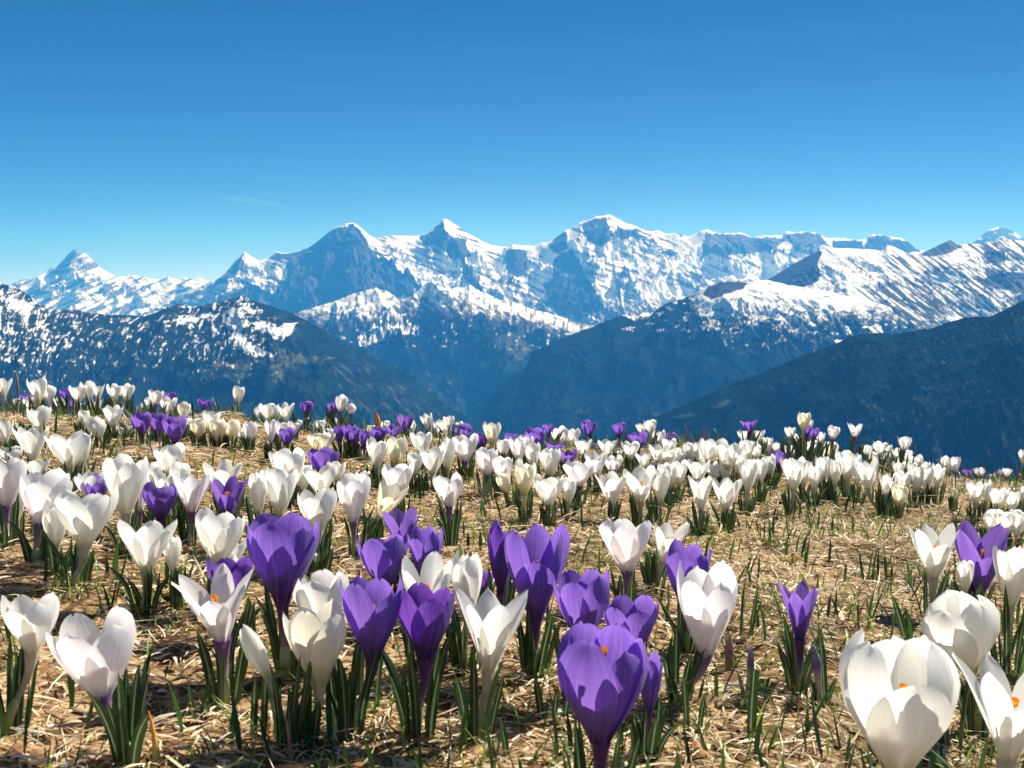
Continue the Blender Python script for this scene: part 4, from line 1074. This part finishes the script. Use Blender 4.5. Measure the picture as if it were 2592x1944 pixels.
for m_ in made:
    r = m_['root']
    r['category'] = 'crocus'
    r['group'] = ('purple' if m_['c'] in 'PD' else 'white') + ' crocuses flowering in the meadow'
    if m_['lab']:
        r['label'] = m_['lab']; continue
    b = next(n for lim, n in BINS if m_['x'] < lim)
    w = next(n for lim, n in ROWS if m_['d'] < lim)
    groups.setdefault((KW[m_['k']], CW[m_['c']], w, b), []).append(m_)
for (k, c, w, b), ms in groups.items():
    ms.sort(key=lambda q: q['x'])
    for i, m_ in enumerate(ms):
        rank = '' if len(ms) == 1 else (', ' + (ORD[i] if i < len(ms) - 1 else 'rightmost') + ' such')
        m_['root']['label'] = '%s %s crocus %s%s, %s' % (k, c, w, rank, b)
print('crocuses', len(made), 'd', min(q['d'] for q in made), max(q['d'] for q in made), 'bad h', [(int(q['x']), round(q['d'], 2), round(q['h'], 3)) for q in made if q['h'] < .015 or q['h'] > .09])
print('LONG', [m_['root']['label'] for m_ in made if len(m_['root']['label'].replace('-','').split()) > 16])

# ------------------------------------------------------------------ other single things in the meadow
def single(name, label, cat, px, d, group=None):
    x = (px - 1296) / F * d
    z = float(ground(x, d)) - .003
    r = bpy.data.objects.new(name, None); COL.objects.link(r); r.location = (x, d, z); r.empty_display_size = .01
    r['label'] = label; r['category'] = cat
    if group: r['group'] = group
    return r, np.array([x, d, z])

def add_part(r, G, name, V, Fc, mat, uv):
    o = mesh_np(name, V - G, Fc, mat, True, uv=uv); o.parent = r
    return o

def shoot(px, py, leaves, label, seed, blunt=False):
    d = d_at(px, py); rng = np.random.RandomState(seed)
    r, G = single('leaf_shoot', label, 'leaf shoot', px, d, 'flowerless crocus leaf shoots')
    for dx, hpx, wpx, leanx in leaves:
        root = G + np.array([dx * d / F, rng.rand() * .004, 0])
        L = hpx * d / F
        a = 0 if leanx > 0 else math.pi
        V, Fc, uv = leaf_np(root, a, L, wpx * d / F, math.pi / 2 - abs(leanx), -.08, rng, blunt)
        add_part(r, G, 'leaf', V, Fc, leaf_mat, uv)
shoot(1918, 1880, [(0, 190, 26, .01)], 'broad blunt-topped dark green leaf standing alone on the straw', 1, True)
shoot(2110, 1790, [(0, 225, 20, -.03), (-40, 150, 10, .2)], 'tall dark green leaf right of the purple funnel crocus', 2)
shoot(1905, 1620, [(-14, 160, 13, .02), (8, 150, 12, .06), (-50, 120, 10, -.12)], 'pair of upright dark leaves left of the purple funnel crocus', 3)
shoot(1950, 1760, [(0, 60, 30, .1), (14, 55, 22, .3)], 'short ragged green leaf stubs behind the blunt-topped leaf', 4, True)
shoot(1375, 1830, [(0, 150, 18, -.1), (30, 110, 16, .05), (55, 130, 16, .12)], 'cluster of dark leaves left of the nearest purple crocus', 5)
shoot(2340, 1640, [(-20, 140, 18, -.25), (10, 90, 12, .3)], 'dark leaves leaning left above the nearest white crocus', 6)
shoot(2195, 1600, [(0, 90, 12, -.05)], 'single upright leaf midway on the bare straw at right', 7)
shoot(985, 1760, [(0, 110, 14, -.05)], 'slim leaf shoot between the purple and darkest purple crocuses', 8)
shoot(470, 1815, [(0, 130, 16, -.1), (40, 100, 12, -.2), (-25, 90, 12, .05)], 'dark leaf cluster right of the large lower-left white crocus', 9)
shoot(1285, 1930, [(0, 125, 18, -.12)], 'curved green leaf at the bottom edge below the star-shaped crocus', 10)
shoot(620, 1860, [(0, 180, 20, .04), (30, 230, 18, .02), (-45, 150, 14, -.06), (55, 160, 16, .1)], 'tall dark leaf clump under the wide-open white crocus', 11)
shoot(1760, 1860, [(-10, 170, 18, -.03), (25, 120, 14, .08), (-40, 100, 12, -.1)], 'leaf clump beside the violet-throated white crocus stem', 12)
shoot(900, 1800, [(0, 260, 26, .02), (40, 230, 22, .05), (-50, 200, 18, -.04)], 'tall leaf clump under the big purple crocus left of the darkest', 13)
shoot(2430, 1900, [(0, 210, 22, -.05), (40, 230, 20, .04), (-60, 170, 16, -.1)], 'tall leaf clump between the two nearest white crocuses', 14)

# withered and tiny shoots
wither = uvramp_mat('withered_purple', [(0, (.50, .50, .32)), (.45, (.55, .50, .42)), (.7, (.16, .09, .26)), (1, (.40, .36, .55))], trans=.2)
dryred = uvramp_mat('dry_red_stem', [(0, (.30, .32, .10)), (.5, (.20, .09, .11)), (1, (.38, .27, .22))], trans=.15)
orange_m = uvramp_mat('orange_bud', [(0, (.45, .45, .20)), (.4, (.75, .50, .12)), (1, (.85, .30, .03))], trans=.25)
def spindle(name, label, cat, foot, top, rads, mat, leafs=0, part='stem', seed=0):
    d = d_at(*foot); r, G = single(name, label, cat, foot[0], d)
    u, z = ray(*top); T = np.array([float(u) * d, d, float(z) * d])
    k = len(rads); ts = np.linspace(0, 1, k)
    bend = np.array([.10, .05, 0]) * np.linalg.norm(T - G)
    pts = G + (T - G) * ts[:, None] + np.sin(ts * np.pi)[:, None] * bend * .3
    V, Fc, uv = tube_np(pts, np.array(rads) * d / F, 8)
    add_part(r, G, part, V, Fc, mat, uv)
    rng = np.random.RandomState(seed)
    for q in range(leafs):
        V, Fc, uv = leaf_np(G + np.array([rng.randn() * .003, 0, 0]), rng.rand() * 6.28, .7 * np.linalg.norm(T - G) * (.6 + .5 * rng.rand()), .003, 1.4, -.2, rng)
        add_part(r, G, 'leaf', V, Fc, leaf_mat, uv)
spindle('withered_crocus', 'withered crocus with shrivelled violet tip beside the purple funnel crocus', 'withered crocus', (2095, 1790), (2058, 1632), [10, 10, 10, 9, 9, 12, 14, 10, 3], wither, 2, seed=1)
spindle('withered_crocus', 'small collapsed purple-grey crocus left of the blunt-topped leaf', 'withered crocus', (1905, 1760), (1900, 1638), [6, 7, 8, 8, 9, 8, 4], wither, 1, seed=2)
spindle('crocus_shoot', 'short purplish sprout stub right of the violet-throated white crocus', 'sprout', (1858, 1690), (1843, 1605), [11, 12, 11, 10, 8], dryred, 1, seed=3)
spindle('crocus_shoot', 'thin reddish shoot rising from the straw at lower left centre', 'sprout', (716, 1925), (722, 1812), [3, 4, 5, 5, 4, 1.5], dryred, seed=4)
spindle('crocus_shoot', 'orange bud tip poking above the brow left of the middle', 'sprout', (956, 1090), (953, 1043), [3, 4, 6, 7, 5, 1], orange_m, 2, seed=5)
spindle('crocus_shoot', 'pale yellow-green bud standing behind the star-shaped white crocus', 'sprout', (1166, 1440), (1164, 1372), [5, 7, 9, 8, 6, 1.5], sheath_mat, 1, seed=6)
spindle('crocus_shoot', 'golden dried shoot beside the nearest lower-left white crocus', 'sprout', (368, 1930), (376, 1800), [10, 9, 8, 6, 4, 2], orange_m, 0, seed=7)
spindle('dead_stalk', 'crooked pinkish dead flower stalk standing at the left edge', 'stalk', (36, 1030), (40, 940), [1.2, 1.2, 1.5, 1.6, 3.4, 2.6, 1], dryred, seed=8)
spindle('dead_stalk', 'thin dark stalk leaning across the open white crocus at right', 'stalk', (2315, 1520), (2382, 1378), [2.2, 2, 2, 2, 1.5], dryred, seed=9)
for k, (fx, fy, tx, ty) in enumerate([(1010, 1085, 1000, 1040), (1747, 1095, 1733, 1072), (1785, 1090, 1782, 1075), (2590, 1205, 2572, 1172), (2310, 1160, 2318, 1125), (1355, 1115, 1352, 1088)]):
    spindle('dead_stalk', ['short dark dead stalk on the brow right of the orange bud', 'bent grey dead stalk left on the straw mound', 'upright thin dead stalk on the straw mound',
             'crooked stalk at the far right edge of the brow', 'reddish dead stalk on the brow under the snow slope', 'tiny dead stalk behind the creamy crocus on the brow'][k], 'stalk', (fx, fy), (tx, ty), [2, 2, 1.8, 1.5, .8], dryred, seed=20 + k)
# ------------------------------------------------------------------ the air between here and the range
hm, t_, o_ = newmat('haze_air')
pv = N(t_, 'ShaderNodeVolumePrincipled')
pv.inputs['Color'].default_value = (.05, .36, 1.0, 1)
pv.inputs['Absorption Color'].default_value = (1, 1, 1, 1)
pv.inputs['Density'].default_value = HAZE_DENSITY
pv.inputs['Anisotropy'].default_value = 0.0
t_.links.new(pv.outputs[0], o_.inputs['Volume'])
hx, hz0, hz1 = 36000., FLOOR - 140., 2720.
hv = np.array([[x, y, z] for z in (hz0, hz1) for y in (-hx, hx) for x in (-hx, hx)])
hf = np.array([[0, 2, 3, 1], [4, 5, 7, 6], [0, 1, 5, 4], [2, 6, 7, 3], [0, 4, 6, 2], [1, 3, 7, 5]])
ho = mesh_np('haze', hv, hf, hm, False)
ho['kind'] = 'stuff'
ho['label'] = 'thin blue mountain haze over the valleys'

# ------------------------------------------------------------------ one faint wisp of cirrus beyond the air box
cm_, t_, o_ = newmat('cirrus_vapour')
pv = N(t_, 'ShaderNodeVolumePrincipled'); pv.inputs['Color'].default_value = (1, 1, 1, 1); pv.inputs['Density'].default_value = 2.2e-4
t_.links.new(pv.outputs[0], o_.inputs['Volume'])
cd_ = 42000.
cps = []
for a, b in [(520, 503), (560, 502), (600, 503), (640, 507), (680, 514), (715, 522), (750, 533)]:
    u_, z_ = ray(a, b); cps.append((float(u_) * cd_, cd_, float(z_) * cd_))
V_, F_, uv_ = tube_np(cps, [10, 70, 110, 130, 110, 70, 10], 14)
co = mesh_np('cloud', V_, F_, cm_, True, uv=uv_)
co['kind'] = 'structure'; co['label'] = 'faint thin wisp of cloud above the left peaks'
